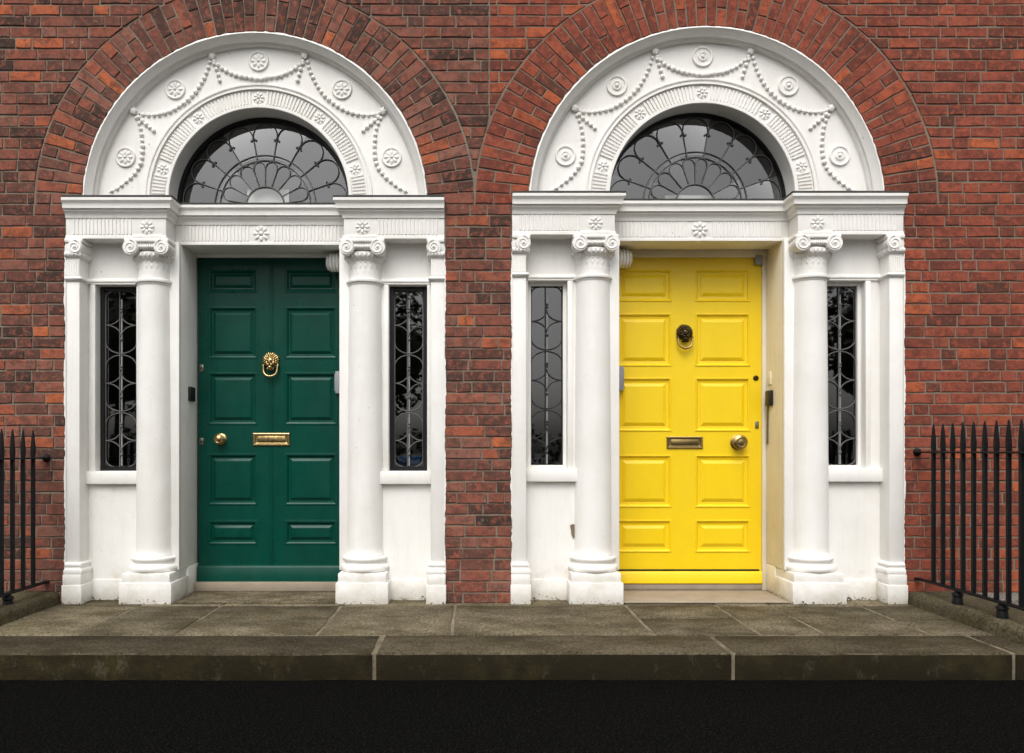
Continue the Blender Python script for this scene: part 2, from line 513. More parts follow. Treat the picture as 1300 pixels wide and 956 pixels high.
# ------------------------------------------------------------------ ground
g = MB()
g.add([(-250, -300, -0.158), (250, -300, -0.158), (250, 60, -0.158), (-250, 60, -0.158)], [(0, 1, 2, 3)])
kind(g.build('ground', M['road'], origin=(0, 0, -0.158)), 'structure')
g = MB(); g.add([(-60, -4.6, -0.152), (60, -4.6, -0.152), (60, 0.3, -0.152), (-60, 0.3, -0.152)], [(0, 1, 2, 3)])
kind(g.build('pavement', M['asphalt'], origin=(0, -3, -0.152)), 'structure')

# landing: bedding slab with mortar in the joints, paving slabs, nosing stones
g = MB(); g.box(-5.4, 3.6, -1.335, 0.60, -0.15, -0.007)
landing = kind(g.build('landing', M['joint'], origin=(0, -0.5, -0.15)), 'structure')

def slab(x0, x1, y0, y1, z0, z1, mat, name, jag=0.007, b=0.006, skew0=0.0, skew1=0.0):
    """one stone: top and front edges a little uneven"""
    def edge(pa, pb, n):
        return [(pa[0] + (pb[0] - pa[0]) * i / n + (rj(jag) if 0 < i < n else 0), pa[1] + (pb[1] - pa[1]) * i / n + (rj(jag) if 0 < i < n else 0)) for i in range(n)]
    c = [(x0 + skew0, y0), (x1 + skew1, y0), (x1, y1), (x0, y1)]
    nx = max(2, int(abs(x1 - x0) / 0.12)); ny = 3
    out = edge(c[0], c[1], nx) + edge(c[1], c[2], ny) + edge(c[2], c[3], nx) + edge(c[3], c[0], ny)
    mx = sum(p[0] for p in out) / len(out); my = sum(p[1] for p in out) / len(out)
    n = len(out)
    def shrink(p, d):
        return (p[0] - d * (1 if p[0] > mx else -1) if abs(p[0] - mx) > d else p[0], p[1] - d * (1 if p[1] > my else -1))
    vs = [(p[0], p[1], z0) for p in out] + [(p[0], p[1], z1 - b + rj(0.0008)) for p in out] + [(*shrink(p, b), z1 + rj(0.0006)) for p in out]
    fs = []
    for r in range(2):
        for i in range(n):
            j = (i + 1) % n
            fs.append((r * n + i, r * n + j, (r + 1) * n + j, (r + 1) * n + i))
    fs.append(tuple(2 * n + i for i in range(n)))
    m = MB(); m.add(vs, fs)
    return m.build(name, mat, landing, origin=(mx, my, z0), smooth=True, ang=62)

J = 0.011
# back rows run from the nosing stones to the wall
NY, FY = -0.934, -1.343
cols = [(-5.4, -3.75, 1), (-3.75, -2.39, 0), (-2.39, -1.80, 1), (-1.80, -0.944, 2), (-0.944, -0.124, 0), (-0.124, 0.93, 0), (0.93, 1.10, 9), (1.10, 1.746, 1), (1.746, 2.14, 0), (2.14, 2.775, 0), (2.775, 3.16, 1)]
for x0, x1, t in cols:
    if t == 9:
        continue
    x0n = 0.0
    if (x0, x1) == (-0.124, 0.93): x1 = 1.10
    if t == 0:
        slab(x0 + J, x1 - J, NY + J, -0.09, -0.1, rj(0.002), M['slab'], 'paving_slab')
        slab(x0 + J, x1 - J, -0.09 + J * 1.2, 0.55, -0.1, rj(0.002), M['slab'], 'paving_slab')
    else:
        ym = -0.47 if t == 1 else -0.44
        slab(x0 + J, x1 - J, NY + J, ym - J, -0.1, rj(0.002), M['slab'], 'paving_slab')
        slab(x0 + J, x1 - J, ym + J, -0.09, -0.1, rj(0.002), M['slab'], 'paving_slab')
        slab(x0 + J, x1 - J, -0.09 + J * 1.2, 0.55, -0.1, rj(0.002), M['slab'], 'paving_slab')
for x0, x1 in ((-5.4, -0.54), (-0.54, 1.43), (1.43, 2.97), (2.97, 3.16)):
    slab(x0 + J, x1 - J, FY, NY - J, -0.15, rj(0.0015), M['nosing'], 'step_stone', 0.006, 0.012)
# slabs inside the door recesses, slightly raised
for c in CASES.values():
    m = MB(); m.box(c['cx'] - 0.585 * c['k'], c['cx'] + 0.585 * c['k'], -0.01, c['doory'] - 0.06 if c is CASES['G'] else c['doory'] - 0.02, 0.004, 0.012)
    m.build('doorway_slab', M['threshold'] if c is CASES['Y'] else M['slab'], landing, bevel=0.003)

# kerbs carrying the railings, and the light well coping behind them
def kerb(x0, x1, label, cat_side):
    root = empty('railing_kerb', ((x0 + x1) / 2, -0.7, 0))
    ys = [-1.30, -0.62, 0.0] if cat_side > 0 else [-1.30, -0.75, 0.0]
    for a, b in zip(ys[:-1], ys[1:]):
        s = cat_side
        xin, xo = (x0, x1) if s > 0 else (x1, x0)
        prof = [(0, -0.14), (0, 0.045), (0.008 * s, 0.075), (0.028 * s, 0.09), (abs(xo - xin) * s - 0.01 * s, 0.093), (abs(xo - xin) * s, 0.08), (abs(xo - xin) * s, -0.14)]
        n = 7
        rows = [[(xin + px + (rj(0.004) if 0 < j < 6 else 0), a + 0.006 + (b - a - 0.012) * i / n, pz + (rj(0.003) if pz > 0 else 0)) for i in range(n + 1)] for j, (px, pz) in enumerate(prof)]
        m = MB(); m.strip(rows)
        m.add([r[0] for r in rows], [tuple(range(len(rows)))])
        m.build('kerb_stone', M['kerb'], root, smooth=True, ang=50)
    thing(root, label, 'kerb')
    return root
kerb(3.158, 3.56, 'mossy stone kerb under the black railing beside the yellow door', 1)
kerb(-3.40, -2.99, 'mossy stone kerb under the black railing beside the green door', -1)
m = MB(); m.box(3.57, 5.6, -0.25, 0.09, -0.14, 0.075)
thing(m.build('lightwell_coping', M['coping'], bevel=0.008), 'pale stone coping at the foot of the brick wall behind the right railing', 'coping')

# ------------------------------------------------------------------ brick walls
GAP = 0.0058
def brick_geo(mb, q, y=None, depth=0.05, b=0.0035):
    """q: four (x, z) corners counter-clockwise seen from the street, joints already taken off"""
    y = rj(0.002) if y is None else y
    cx = sum(p[0] for p in q) / 4; cz = sum(p[1] for p in q) / 4
    q = [(p[0] + rj(0.0026), p[1] + rj(0.0024)) for p in q]
    out = []                                       # each long edge gets an uneven middle point
    for i in range(4):
        a, c = q[i], q[(i + 1) % 4]
        out.append(a)
        if hypot(a[0] - c[0], a[1] - c[1]) > 0.1:
            t = random.uniform(0.35, 0.65)
            dx, dz = c[0] - a[0], c[1] - a[1]; l = hypot(dx, dz); w = rj(0.003)
            out.append((a[0] + dx * t - dz / l * w, a[1] + dz * t + dx / l * w))
    n = len(out)
    ins = []
    for p in out:
        dx, dz = cx - p[0], cz - p[1]
        ins.append((p[0] + (b if dx > 0 else -b) * min(1, abs(dx) / 0.02), p[1] + (b if dz > 0 else -b) * min(1, abs(dz) / 0.02)))
    t1, t2 = rj(0.0012), rj(0.0012)
    vs = [(p[0], y + depth, p[1]) for p in out] + [(p[0], y + 0.0028, p[1]) for p in out]
    vs += [(p[0], y + t1 * (1 if p[0] > cx else -1) + t2 * (1 if p[1] > cz else -1), p[1]) for p in ins]
    fs = []
    for r in range(2):
        for i in range(n):
            j = (i + 1) % n
            fs.append((r * n + i, r * n + j, (r + 1) * n + j, (r + 1) * n + i))
    fs.append(tuple(2 * n + i for i in range(n)))
    mb.add(vs, fs)

def visible(q):
    c = (sum(p[0] for p in q) / 4, sum(p[1] for p in q) / 4)
    px = VX + c[0] * 175; py = VY - (c[1] - ZC) * 175
    return -12 < px < 1312 and py > -10

def area(q):
    return 0.5 * abs(sum(q[i][0] * q[(i + 1) % 4][1] - q[(i + 1) % 4][0] * q[i][1] for i in range(4)))

def course_row(row, lo, hi, z0, z1, skew=0.0):
    """bricks of one course between the bounds lo(z) and hi(z)"""
    out = []
    x0m, x1m = lo((z0 + z1) / 2), hi((z0 + z1) / 2)
    if x1m - x0m < 0.03:
        return out
    S, H = 0.2335, 0.1175
    pat = (S, H, S, S, H) if row % 3 else (H, S, S, H, S)
    xs = [x0m]
    start = -6.0 + (row % 2) * 0.1175 + (row % 5) * 0.036 + rj(0.02)
    i = row
    x = start
    while x < x1m:
        x += pat[i % len(pat)] * (1 + rj(0.05)); i += 1
        if x > x0m + 0.05 and x < x1m - 0.05:
            xs.append(x)
    xs.append(x1m)
    for a, c in zip(xs[:-1], xs[1:]):
        g2 = GAP
        la = (lo(z0 + g2), lo(z1 - g2)) if a == xs[0] else (a, a)
        lc = (hi(z0 + g2), hi(z1 - g2)) if c == xs[-1] else (c, c)
        q = [(la[0] + g2, z0 + g2), (lc[0] - g2, z0 + g2), (lc[1] - g2, z1 - g2), (la[1] + g2, z1 - g2)]
        if q[1][0] - q[0][0] < 0.012 or q[2][0] - q[3][0] < 0.012:
            m = 0.006
            if max(q[1][0] - q[0][0], q[2][0] - q[3][0]) < 0.03: continue
            if q[1][0] - q[0][0] < m: q[1] = (q[0][0] + m, q[1][1])
            if q[2][0] - q[3][0] < m: q[2] = (q[3][0] + m, q[2][1])
        out.append(q)
    return out

G_, Y_ = CASES['G'], CASES['Y']
def circ(c, z, s, gap=0.006):
    dz = max(0.0, z - ZS); r = c['Ro'] + gap
    return c['cx'] + s * sqrt(max(0.0, r * r - dz * dz))

def wall_bricks(side):
    qs = []
    for row in range(-2, 66):
        z0, z1 = row * COURSE, (row + 1) * COURSE
        wav = 0.0
        segs = []
        if side == 'l':
            if z1 <= ZS + 0.001:
                segs = [(lambda z: -5.6, lambda z: G_['x0']), (lambda z: G_['x1'], lambda z: Y_['x0'])]
            else:
                R = G_['Ro'] + 0.006
                right = lambda z: min(SEAM, circ(Y_, z, -1)) if z < ZS + Y_['Ro'] else SEAM
                if (z0 + z1) / 2 < ZS + R:
                    segs = [(lambda z: -5.6, lambda z: circ(G_, z, -1)), (lambda z: circ(G_, z, 1), right)]
                else:
                    segs = [(lambda z: -5.6, right)]
        else:
            if z1 <= ZS + 0.001:
                segs = [(lambda z: Y_['x1'], lambda z: 6.6)]
            else:
                R = Y_['Ro'] + 0.006
                if (z0 + z1) / 2 < ZS + R:
                    segs = [(lambda z: circ(Y_, z, 1), lambda z: 6.6)]
                    if circ(Y_, (z0 + z1) / 2, -1) > SEAM + 0.03:
                        segs.append((lambda z: SEAM, lambda z: circ(Y_, z, -1)))
                else:
                    segs = [(lambda z: SEAM, lambda z: 6.6)]
        for lo, hi in segs:
            qs += course_row(row + (3 if side == 'r' else 0), lo, hi, z0, z1)
    return qs

def ring_bricks(c):
    qs = []
    n = 56 if c is CASES['G'] else 60
    for i in range(n):
        a0, a1 = pi * i / n, pi * (i + 1) / n
        Ri, Ro = c['R'] + 0.004, c['Ro']
        L = Ro - Ri
        p = i % 2
        cuts = [0, 0.34, 1.0] if p == 0 else [0, 0.66, 1.0]
        if random.random() < 0.1: cuts = [0, 0.33, 0.66, 1.0]
        for u0, u1 in zip(cuts[:-1], cuts[1:]):
            u0 += rj(0.012) if u0 not in (0, 1) else 0
            r0, r1 = Ri + u0 * L + GAP * 0.9, Ri + u1 * L - GAP * 0.9
            d0, d1 = GAP * 0.95 / r0, GAP * 0.95 / r1
            P = lambda r, a: (c['cx'] + r * cos(a), ZS + r * sin(a))
            qs.append([P(r0, a1 - d0), P(r0, a0 + d0), P(r1, a0 + d1), P(r1, a1 - d1)])
    return qs

def lay(qs, parent, name, mat, mat_i, limit=300):
    vis = sorted([q for q in qs if visible(q)], key=area, reverse=True)
    hid = [q for q in qs if not visible(q)]
    for q in vis[:limit]:
        m = MB(); brick_geo(m, q)
        m.build(name, mat, parent)
    rest = vis[limit:] + hid
    if rest:
        m = MB()
        for q in rest: brick_geo(m, q)
        kind(m.build(name, mat_i, parent), 'stuff')

def mortar(outline, y, name, mat, parent, depth=0.3):
    bm = bmesh.new()
    vs = [bm.verts.new((x, y, z)) for x, z in outline]
    f = bm.faces.new(vs)
    f.normal_update()
    r = bmesh.ops.triangulate(bm, faces=[f])
    ext = bmesh.ops.extrude_face_region(bm, geom=bm.faces[:])
    bmesh.ops.translate(bm, vec=(0, depth, 0), verts=[e for e in ext['geom'] if isinstance(e, bmesh.types.BMVert)])
    bmesh.ops.recalc_face_normals(bm, faces=bm.faces)
    mb = MB(); bm.verts.ensure_lookup_table()
    for i, v in enumerate(bm.verts): v.index = i
    mb.v = [tuple(v.co) for v in bm.verts]; mb.f = [tuple(v.index for v in f.verts) for f in bm.faces]
    bm.free()
    return mb.build(name, mat, parent, origin=(sum(p[0] for p in outline) / len(outline), y, 0))

def semi(c, r, a0, a1, n=60):
    return [(c['cx'] + r * cos(a0 + (a1 - a0) * i / n), ZS + r * sin(a0 + (a1 - a0) * i / n)) for i in range(n + 1)]

wl = empty('brick_wall', (-2.0, 0, 0))
thing(wl, 'weathered brown red brick house wall around the green door, with dark sooty bricks', 'brick wall')
wr = empty('brick_wall', (3.3, 0, 0))
thing(wr, 'brighter red brick house wall around the yellow door, beige mortar joints', 'brick wall')
MD = 0.0078
a_seam = math.acos((SEAM - Y_['cx']) / Y_['Ro'])
ol = [(-5.6, -0.15), (G_['x0'], -0.15), (G_['x0'], ZS)] + semi(G_, G_['R'] - 0.01, pi, 0) + [(G_['x1'], ZS), (G_['x1'], -0.01), (Y_['x0'], -0.01), (Y_['x0'], ZS), (SEAM, ZS + 0.01), (SEAM, 5.32), (-5.6, 5.32)]
mortar(ol, MD, 'mortar', M['mortar_l'], wl)
orr = [(Y_['x1'], -0.15), (6.6, -0.15), (6.6, 5.32), (SEAM, 5.32)] + semi(Y_, Y_['Ro'], a_seam, pi, 20) + semi(Y_, Y_['R'] - 0.01, pi, 0) + [(Y_['x1'], ZS)]
mortar(orr, MD - 0.0012, 'mortar', M['mortar_r'], wr)
lay(wall_bricks('l'), wl, 'brick', M['brick_l'], M['brick_li'])
lay(wall_bricks('r'), wr, 'brick', M['brick_r'], M['brick_ri'])
for c, w, mt, mti in ((G_, wl, 'brick_l', 'brick_li'), (Y_, wr, 'brick_r', 'brick_ri')):
    arch = empty('brick_arch', (c['cx'], 0, ZS), w)
    lay(ring_bricks(c), arch, 'arch_brick', M[mt], M[mti])

# ------------------------------------------------------------------ door cases
def rosette(mb, x, y, z, r, petals=8):
    mb.lathe_y(x, z, [(r * 0.98, y), (r * 0.95, y - 0.004), (r * 0.1, y - 0.004)], 16)
    for i in range(petals):
        a = 2 * pi * i / petals
        mb.ball((x + r * 0.58 * cos(a), y - 0.005, z + r * 0.58 * sin(a)), r * 0.36, 0.62, 0.45, 1.0, 6, 4, a - pi / 2)
    mb.ball((x, y - 0.007, z), r * 0.26, 1, 0.8, 1, 8, 5)

def patera(mb, x, y, z, r, plain):
    mb.lathe_y(x, z, [(r, y + 0.002), (r, y - 0.008), (r * 0.93, y - 0.014), (r * 0.80, y - 0.013), (r * 0.75, y - 0.006), (r * 0.3, y - 0.008), (0.002, y - 0.01)], 24)
    if plain:
        mb.lathe_y(x, z, [(r * 0.46, y - 0.004), (r * 0.44, y - 0.014), (r * 0.34, y - 0.016), (r * 0.3, y - 0.01), (0.002, y - 0.01)], 18)
        mb.ball((x, y - 0.012, z), r * 0.2, 1, 0.8, 1, 8, 5)
    else:
        for i in range(8):
            a = 2 * pi * i / 8
            mb.ball((x + r * 0.42 * cos(a), y - 0.008, z + r * 0.42 * sin(a)), r * 0.3, 0.6, 0.4, 1.1, 6, 4, a - pi / 2)
        mb.ball((x, y - 0.013, z), r * 0.17, 1, 0.8, 1, 8, 5)

def volute(mb, x, z, r, yf, yb, hand):
    mb.lathe_y(x, z, [(r, yb), (r * 0.86, (yf + yb) / 2), (r, yf + 0.01), (r * 0.97, yf)], 20)
    pts = []
    for i in range(34):
        t = i / 33
        a = pi / 2 + hand * t * 2 * pi * 1.7
        q = r * (0.92 - 0.72 * t)
        pts.append((x + q * cos(a), yf - 0.001, z + q * sin(a)))
    mb.tube(pts, r * 0.11, 6, rr=[r * (0.12 - 0.05 * i / 33) for i in range(34)])
    mb.ball((x, yf - 0.004, z), r * 0.2, 1, 0.7, 1, 8, 5)

def bead_line(mb, pts, y, r0, step, r1=None):
    """a hanging string of husks along (x, z) points"""
    seg = []
    for a, b in zip(pts[:-1], pts[1:]):
        L = hypot(b[0] - a[0], b[1] - a[1]); seg.append((a, b, L))
    tot = sum(s[2] for s in seg); n = max(2, int(tot / step))
    for i in range(n):
        d = (i + 0.5) / n * tot
        for a, b, L in seg:
            if d <= L: break
            d -= L
        t = d / L
        x, z = a[0] + (b[0] - a[0]) * t, a[1] + (b[1] - a[1]) * t
        f = i / max(1, n - 1)
        r = r0 if r1 is None else r0 + (r1 - r0) * abs(2 * f - 1)
        ang = atan2(b[1] - a[1], b[0] - a[0])
        mb.ball((x + rj(0.001), y - r * 0.45, z + rj(0.001)), r * random.uniform(0.9, 1.08), 0.95, 0.72, 0.92, 8, 5, ang)
    mb.tube([(p[0], y - 0.002, p[1]) for p in pts], 0.0035, 5)

def smooth_line(pts, n=6):
    out = []
    P = [pts[0]] + list(pts) + [pts[-1]]
    for i in range(1, len(P) - 2):
        for j in range(n):
            t = j / n
            q = []
            for k in (0, 1):
                a, b, c, d = P[i - 1][k], P[i][k], P[i + 1][k], P[i + 2][k]
                q.append(0.5 * (2 * b + (c - a) * t + (2 * a - 5 * b + 4 * c - d) * t * t + (3 * b - a - 3 * c + d) * t ** 3))
            out.append(tuple(q))
    out.append(tuple(pts[-1]))
    return out

def doorcase(key):
    c = CASES[key]; cx, k, dz = c['cx'], c['k'], c['dz']
    W = M[c['white']]; JB = M[c['jamb']]
    U = lambda u: cx + u * k
    root = empty('doorcase', (cx, 0.1, 0))
    HW = (c['x1'] - c['x0']) / 2 / k; off = ((c['x0'] + c['x1']) / 2 - cx) / k
    UL, UR = off - HW, off + HW
    zb = 2.352 + dz                                # top of the shafts
    zf0, zf1, zt = 2.647 + dz, 2.807 + dz, 2.927 + dz  # frieze bottom, frieze top, cornice top
    AX = 0.781                                     # column axis
    YA = 0.15
    # --- columns: built once on the left, copied to the right
    colr = empty('column', (U(-AX), YA, 0), root)
    X = U(-AX)
    m = MB(); h = 0.19 * k
    m.box(X - h, X + h, -0.04, 0.30, 0.0, 0.155)
    m.build('plinth', W, colr, bevel=0.006)
    m = MB(); m.box(X - h + 0.016, X + h - 0.016, -0.026, 0.29, 0.154, 0.222)
    m.build('plinth_block', W, colr, bevel=0.006)
    m = MB(); kk = k
    m.lathe(X, YA, [(0.165 * kk, 0.222), (0.178 * kk, 0.228), (0.183 * kk, 0.245), (0.180 * kk, 0.263), (0.168 * kk, 0.273), (0.158 * kk, 0.275), (0.152 * kk, 0.285), (0.154 * kk, 0.297), (0.164 * kk, 0.304), (0.168 * kk, 0.316), (0.163 * kk, 0.330), (0.150 * kk, 0.334), (0.148 * kk, 0.346), (0.13 * kk, 0.35)], 40)
    m.build('base_moulding', W, colr, smooth=True, ang=60)
    m = MB(); prof = [(0.146 * kk, 0.346), (0.138 * kk, 0.365), (0.1345 * kk, 0.40)]
    for i in range(1, 13):
        t = i / 12
        prof.append(((0.1345 - 0.0115 * t ** 1.6) * kk, 0.40 + (zb - 0.40) * t))
    m.lathe(X, YA, prof, 44)
    m.build('shaft', W, colr, smooth=True, ang=60)
    # capital
    cap = MB()
    r = 0.122 * kk
    cap.lathe(X, YA, [(r, zb - 0.03), (r + 0.006, zb - 0.024), (r + 0.008, zb - 0.012), (r + 0.018, zb - 0.008), (r + 0.021, zb + 0.003), (r + 0.017, zb + 0.013), (r + 0.004, zb + 0.018), (r + 0.001, zb + 0.10), (r + 0.004, zb + 0.14), (r + 0.02, zb + 0.155), (r + 0.032, zb + 0.175), (r + 0.034, zb + 0.195), (r + 0.02, zb + 0.21), (r + 0.005, zb + 0.215), (r + 0.005, zb + 0.25)], 40)
    cap.box(X - 0.150 * kk, X + 0.150 * kk, -0.005, 0.30, zb + 0.218, zb + 0.262)
    cp = cap.build('capital', W, colr, smooth=True, ang=40)
    m = MB()
    for i in range(30):                            # egg and dart ring, leaf band and necking beads
        a = 2 * pi * i / 30
        m.ball((X + (r + 0.031) * cos(a), YA + (r + 0.031) * sin(a), zb + 0.178), 0.013, 0.75, 0.75, 1.2, 6, 4)
    for i in range(20):
        a = 2 * pi * (i + 0.5) / 20
        m.ball((X + (r - 0.003) * cos(a), YA + (r - 0.003) * sin(a), zb + 0.105), 0.024, 0.36, 0.36, 1.0, 6, 4)
        m.ball((X + (r - 0.003) * cos(a + 0.157), YA + (r - 0.003) * sin(a + 0.157), zb + 0.062), 0.024, 0.32, 0.32, 0.95, 6, 4)
        m.ball((X + (r + 0.003) * cos(a), YA + (r + 0.003) * sin(a), zb + 0.140), 0.012, 0.8, 0.6, 0.8, 6, 4)
    for i in range(12):
        m.ball((X + (-0.085 + 0.17 * i / 11) * kk, -0.012, zb + 0.235), 0.012, 0.7, 0.8, 1.3, 6, 4)
    kind(m.build('leaf_band', W, cp, smooth=True, ang=80), 'stuff')
    m = MB()
    volute(m, X - 0.112 * kk, zb + 0.230, 0.056 * kk, -0.028, 0.33, -1)
    m.build('volute', W, cp, smooth=True, ang=50)
    m = MB()
    volute(m, X + 0.112 * kk, zb + 0.230, 0.056 * kk, -0.028, 0.33, 1)
    m.build('volute', W, cp, smooth=True, ang=50)
    m = MB(); m.box(X - 0.162 * kk, X + 0.162 * kk, -0.022, 0.30, zb + 0.265, zf0 - 0.001)
    m.build('abacus', W, cp, bevel=0.009, seg=3)
    copy_to(colr, root, (2 * AX * k, 0, 0))
    # --- pilasters against the brick
    for s, ue in ((-1, UL), (1, UR)):
        xo = U(ue) - s * 0.003
        xi = xo - s * 0.100 * k
        pr = empty('pilaster', ((xo + xi) / 2, 0.06, 0), root)
        m = MB(); m.box(xo, xi, 0.0, 0.19, 0.27, zf0 - 0.025)
        m.build('shaft', W, pr, bevel=0.004)
        m = MB(); m.box(xo + s * 0.012, xi - s * 0.034, -0.04, 0.16, 0.0, 0.14)
        m.build('plinth', W, pr, bevel=0.006)
        m = MB(); m.box(xo + s * 0.008, xi - s * 0.026, -0.032, 0.16, 0.139, 0.215)
        m.build('plinth_block', W, pr, bevel=0.006)
        m = MB()
        pl = [(xo, 0.0), (xi, 0.0), (xi, 0.16)] if s < 0 else [(xi, 0.16), (xi, 0.0), (xo, 0.0)]
        m.path(pl, [(0, 0), (0.028, 0.0), (0.034, 0.018), (0.028, 0.036), (0.014, 0.04), (0.010, 0.052), (0.018, 0.058), (0.020, 0.07), (0.013, 0.082), (0.0, 0.086)], 0.214, True)
        m.build('base_moulding', W, pr, smooth=True, ang=50)
        m = MB()
        m.path(pl, [(0, 0), (0.006, 0.002), (0.012, 0.012), (0.018, 0.016), (0.020, 0.026), (0.014, 0.034), (0, 0.036)], zb - 0.018, True)
        m.build('necking', W, pr, smooth=True, ang=50)
        m = MB()
        m.path(pl, [(0, 0), (0.012, 0.004), (0.022, 0.018), (0.024, 0.034), (0.008, 0.045), (0, 0.048)], zb + 0.155, True)
        cp2 = m.build('capital', W, pr, smooth=True, ang=50)
        m = MB()
        xa, xb = min(xo, xi), max(xo, xi)
        for i in range(6):
            t = xa + (xb - xa) * (i + 0.5) / 6
            m.box(t - 0.0045, t + 0.0045, -0.005, 0.01, zb + 0.03, zb + 0.135)
        for i in range(4):
            t = xa + (xb - xa) * (i + 0.5) / 4
            m.ball((t, -0.021, zb + 0.178), 0.013, 0.8, 0.7, 1.2, 6, 4)
            m.ball((xi - s * 0.021, 0.025 + 0.034 * i, zb + 0.178), 0.013, 0.7, 0.8, 1.2, 6, 4)
        kind(m.build('leaf_band', W, cp2, smooth=True, ang=60), 'stuff')
        m = MB(); volute(m, xi + s * 0.022, zb + 0.230, 0.054 * k, -0.028, 0.15, s)
        m.build('volute', W, cp2, smooth=True, ang=50)
        m = MB(); m.box(xo, xi - s * 0.03, -0.022, 0.16, zb + 0.265, zf0 - 0.001)
        m.box(xo, xi, -0.008, 0.14, zb + 0.20, zb + 0.264)
        m.build('abacus', W, cp2, bevel=0.006)
        me_ = MB(); zz = [0.22 + 0.022 * i for i in range(int((zf0 - 0.24) / 0.022))]
        wv = [0.006 + 0.004 * sin(z * 9.0) + rj(0.004) for z in zz]
        me_.strip([[(xo - s * 0.004, -0.0052, z) for z in zz], [(xo + s * w, -0.0052, z) for z, w in zip(zz, wv)], [(xo + s * w, 0.006, z) for z, w in zip(zz, wv)]])
        me_.build('paint_edge', W, pr)
    # --- side bays with the sidelights
    yp, yg = 0.13, 0.205
    zl, zgt, zgb, zsb = 2.350 + dz, 2.328 + dz, 0.970 + dz * 0.6, 0.862 + dz * 0.6
    for s in (-1, 1):
        ul = {('G', -1): (0.925, 1.205), ('G', 1): (0.970, 1.230), ('Y', -1): (0.976, 1.236), ('Y', 1): (0.905, 1.168)}[(key, s)]
        xw0, xw1 = sorted((U(s * ul[0]), U(s * ul[1])))          # glazed opening
        xa, xb = sorted((U(s * 0.66), (c['x0'] if s < 0 else c['x1']) - s * 0.06))
        bay = empty('side_bay', ((xa + xb) / 2, yp, 0), root)
        m = MB()
        m.box(xa, xb, yp, yp + 0.16, zgt + 0.012, zf0 + 0.03)
        m.box(xa, xb, yp, yp + 0.16, 0.0, zgb - 0.012)
        m.box(xa, xw0 - 0.012, yp + 0.001, yp + 0.16, zgb - 0.012, zgt + 0.012)
        m.box(xw1 + 0.012, xb, yp + 0.001, yp + 0.16, zgb - 0.012, zgt + 0.012)
        m.build('wall_panel', W, bay)
        m = MB(); m.path([(xa, yp), (xb, yp)], [(0, 0), (0.012, 0.0), (0.012, 0.012), (0.02, 0.018), (0.02, 0.03), (0.012, 0.04), (0.004, 0.046), (0, 0.046)], zl - 0.008)
        m.build('head_moulding', W, bay, smooth=True, ang=40)
        m = MB(); m.box(xa, xb, yp - 0.042, yp + 0.04, zsb, zgb - 0.014)
        m.build('sill', W, bay, bevel=0.006)
        m = MB(); m.box(xa, xb, yp - 0.012, yp + 0.02, 0.0, 0.155)
        m.build('skirting', W, bay, bevel=0.004)
        m = MB(); t = 0.030                         # raised architrave round the glass
        m.box(xw0 - 0.05, xw0 - 0.013, yp - 0.012, yp + 0.03, zgb - 0.013, zgt + 0.012)
        m.build('architrave', W, bay, bevel=0.003)
        m = MB(); m.box(xw1 + 0.013, xw1 + 0.05, yp - 0.012, yp + 0.03, zgb - 0.013, zgt + 0.012)
        m.build('architrave', W, bay, bevel=0.003)
        # sidelight: frame, pane, leaded tracery
        sl = empty('sidelight', ((xw0 + xw1) / 2, yg, zgb), root)
        fm = M['blackframe'] if key == 'G' else W
        t = 0.020 if key == 'G' else 0.014
        m = MB()
        y0 = yg - 0.012 if key == 'G' else yg - 0.022
        m.box(xw0 - 0.012, xw0 + t, y0, yg + 0.03, zgb - 0.012, zgt + 0.012); m.box(xw1 - t, xw1 + 0.012, y0, yg + 0.03, zgb - 0.012, zgt + 0.012)
        m.box(xw0 + t, xw1 - t, y0 + 0.001, yg + 0.03, zgt - t * 0.9, zgt + 0.012); m.box(xw0 + t, xw1 - t, y0 + 0.001, yg + 0.03, zgb - 0.012, zgb + t * 0.9)
        m.build('window_frame', fm, sl, bevel=0.002, seg=1)
        ga, gb, gz0, gz1 = xw0 + t, xw1 - t, zgb + t, zgt - t
        m = MB(); tw = rj(0.003)
        m.add([(ga - 0.004, yg + 0.012 + tw, gz0 - 0.004), (gb + 0.004, yg + 0.012 - tw, gz0 - 0.004), (gb + 0.004, yg + 0.012 - tw, gz1 + 0.004), (ga - 0.004, yg + 0.012 + tw, gz1 + 0.004)], [(0, 1, 2, 3)])
        m.build('glass_pane', M['glass'], sl, origin=((ga + gb) / 2, yg + 0.012, gz0))
        m = MB(); yt = yg + 0.002
        xm, hw = (ga + gb) / 2, (gb - ga) / 2 - 0.004
        m.tube([(ga + 0.004, yt, gz0 + 0.004), (gb - 0.004, yt, gz0 + 0.004), (gb - 0.004, yt, gz1 - 0.004), (ga + 0.004, yt, gz1 - 0.004)], 0.0045, 5, closed=True)
        m.tube([(xm - 0.010, yt - 0.002, gz0), (xm - 0.010, yt - 0.002, gz1)], 0.0045, 5)
        Hh = gz1 - gz0
        for fz in (0.148, 0.475, 0.806):
            zk = gz0 + Hh * fz
            A = 0.085
            for sx in (-1, 1):
                for sz in (-1, 1):                   # four arcs leave a concave diamond
                    pts = []
                    for i in range(9):
                        a = pi / 2 * i / 8
                        pts.append((xm + sx * hw * (1 - cos(a)) if False else xm + sx * (hw - hw * cos(a)), yt, zk + sz * (A - A * sin(a))))
                    m.tube(pts, 0.0045, 5)
            for q in (A + 0.02, A + 0.04, -A - 0.02):
                m.ball((xm, yt - 0.003, zk + q), 0.011, 1.2, 0.6, 0.9, 6, 4)
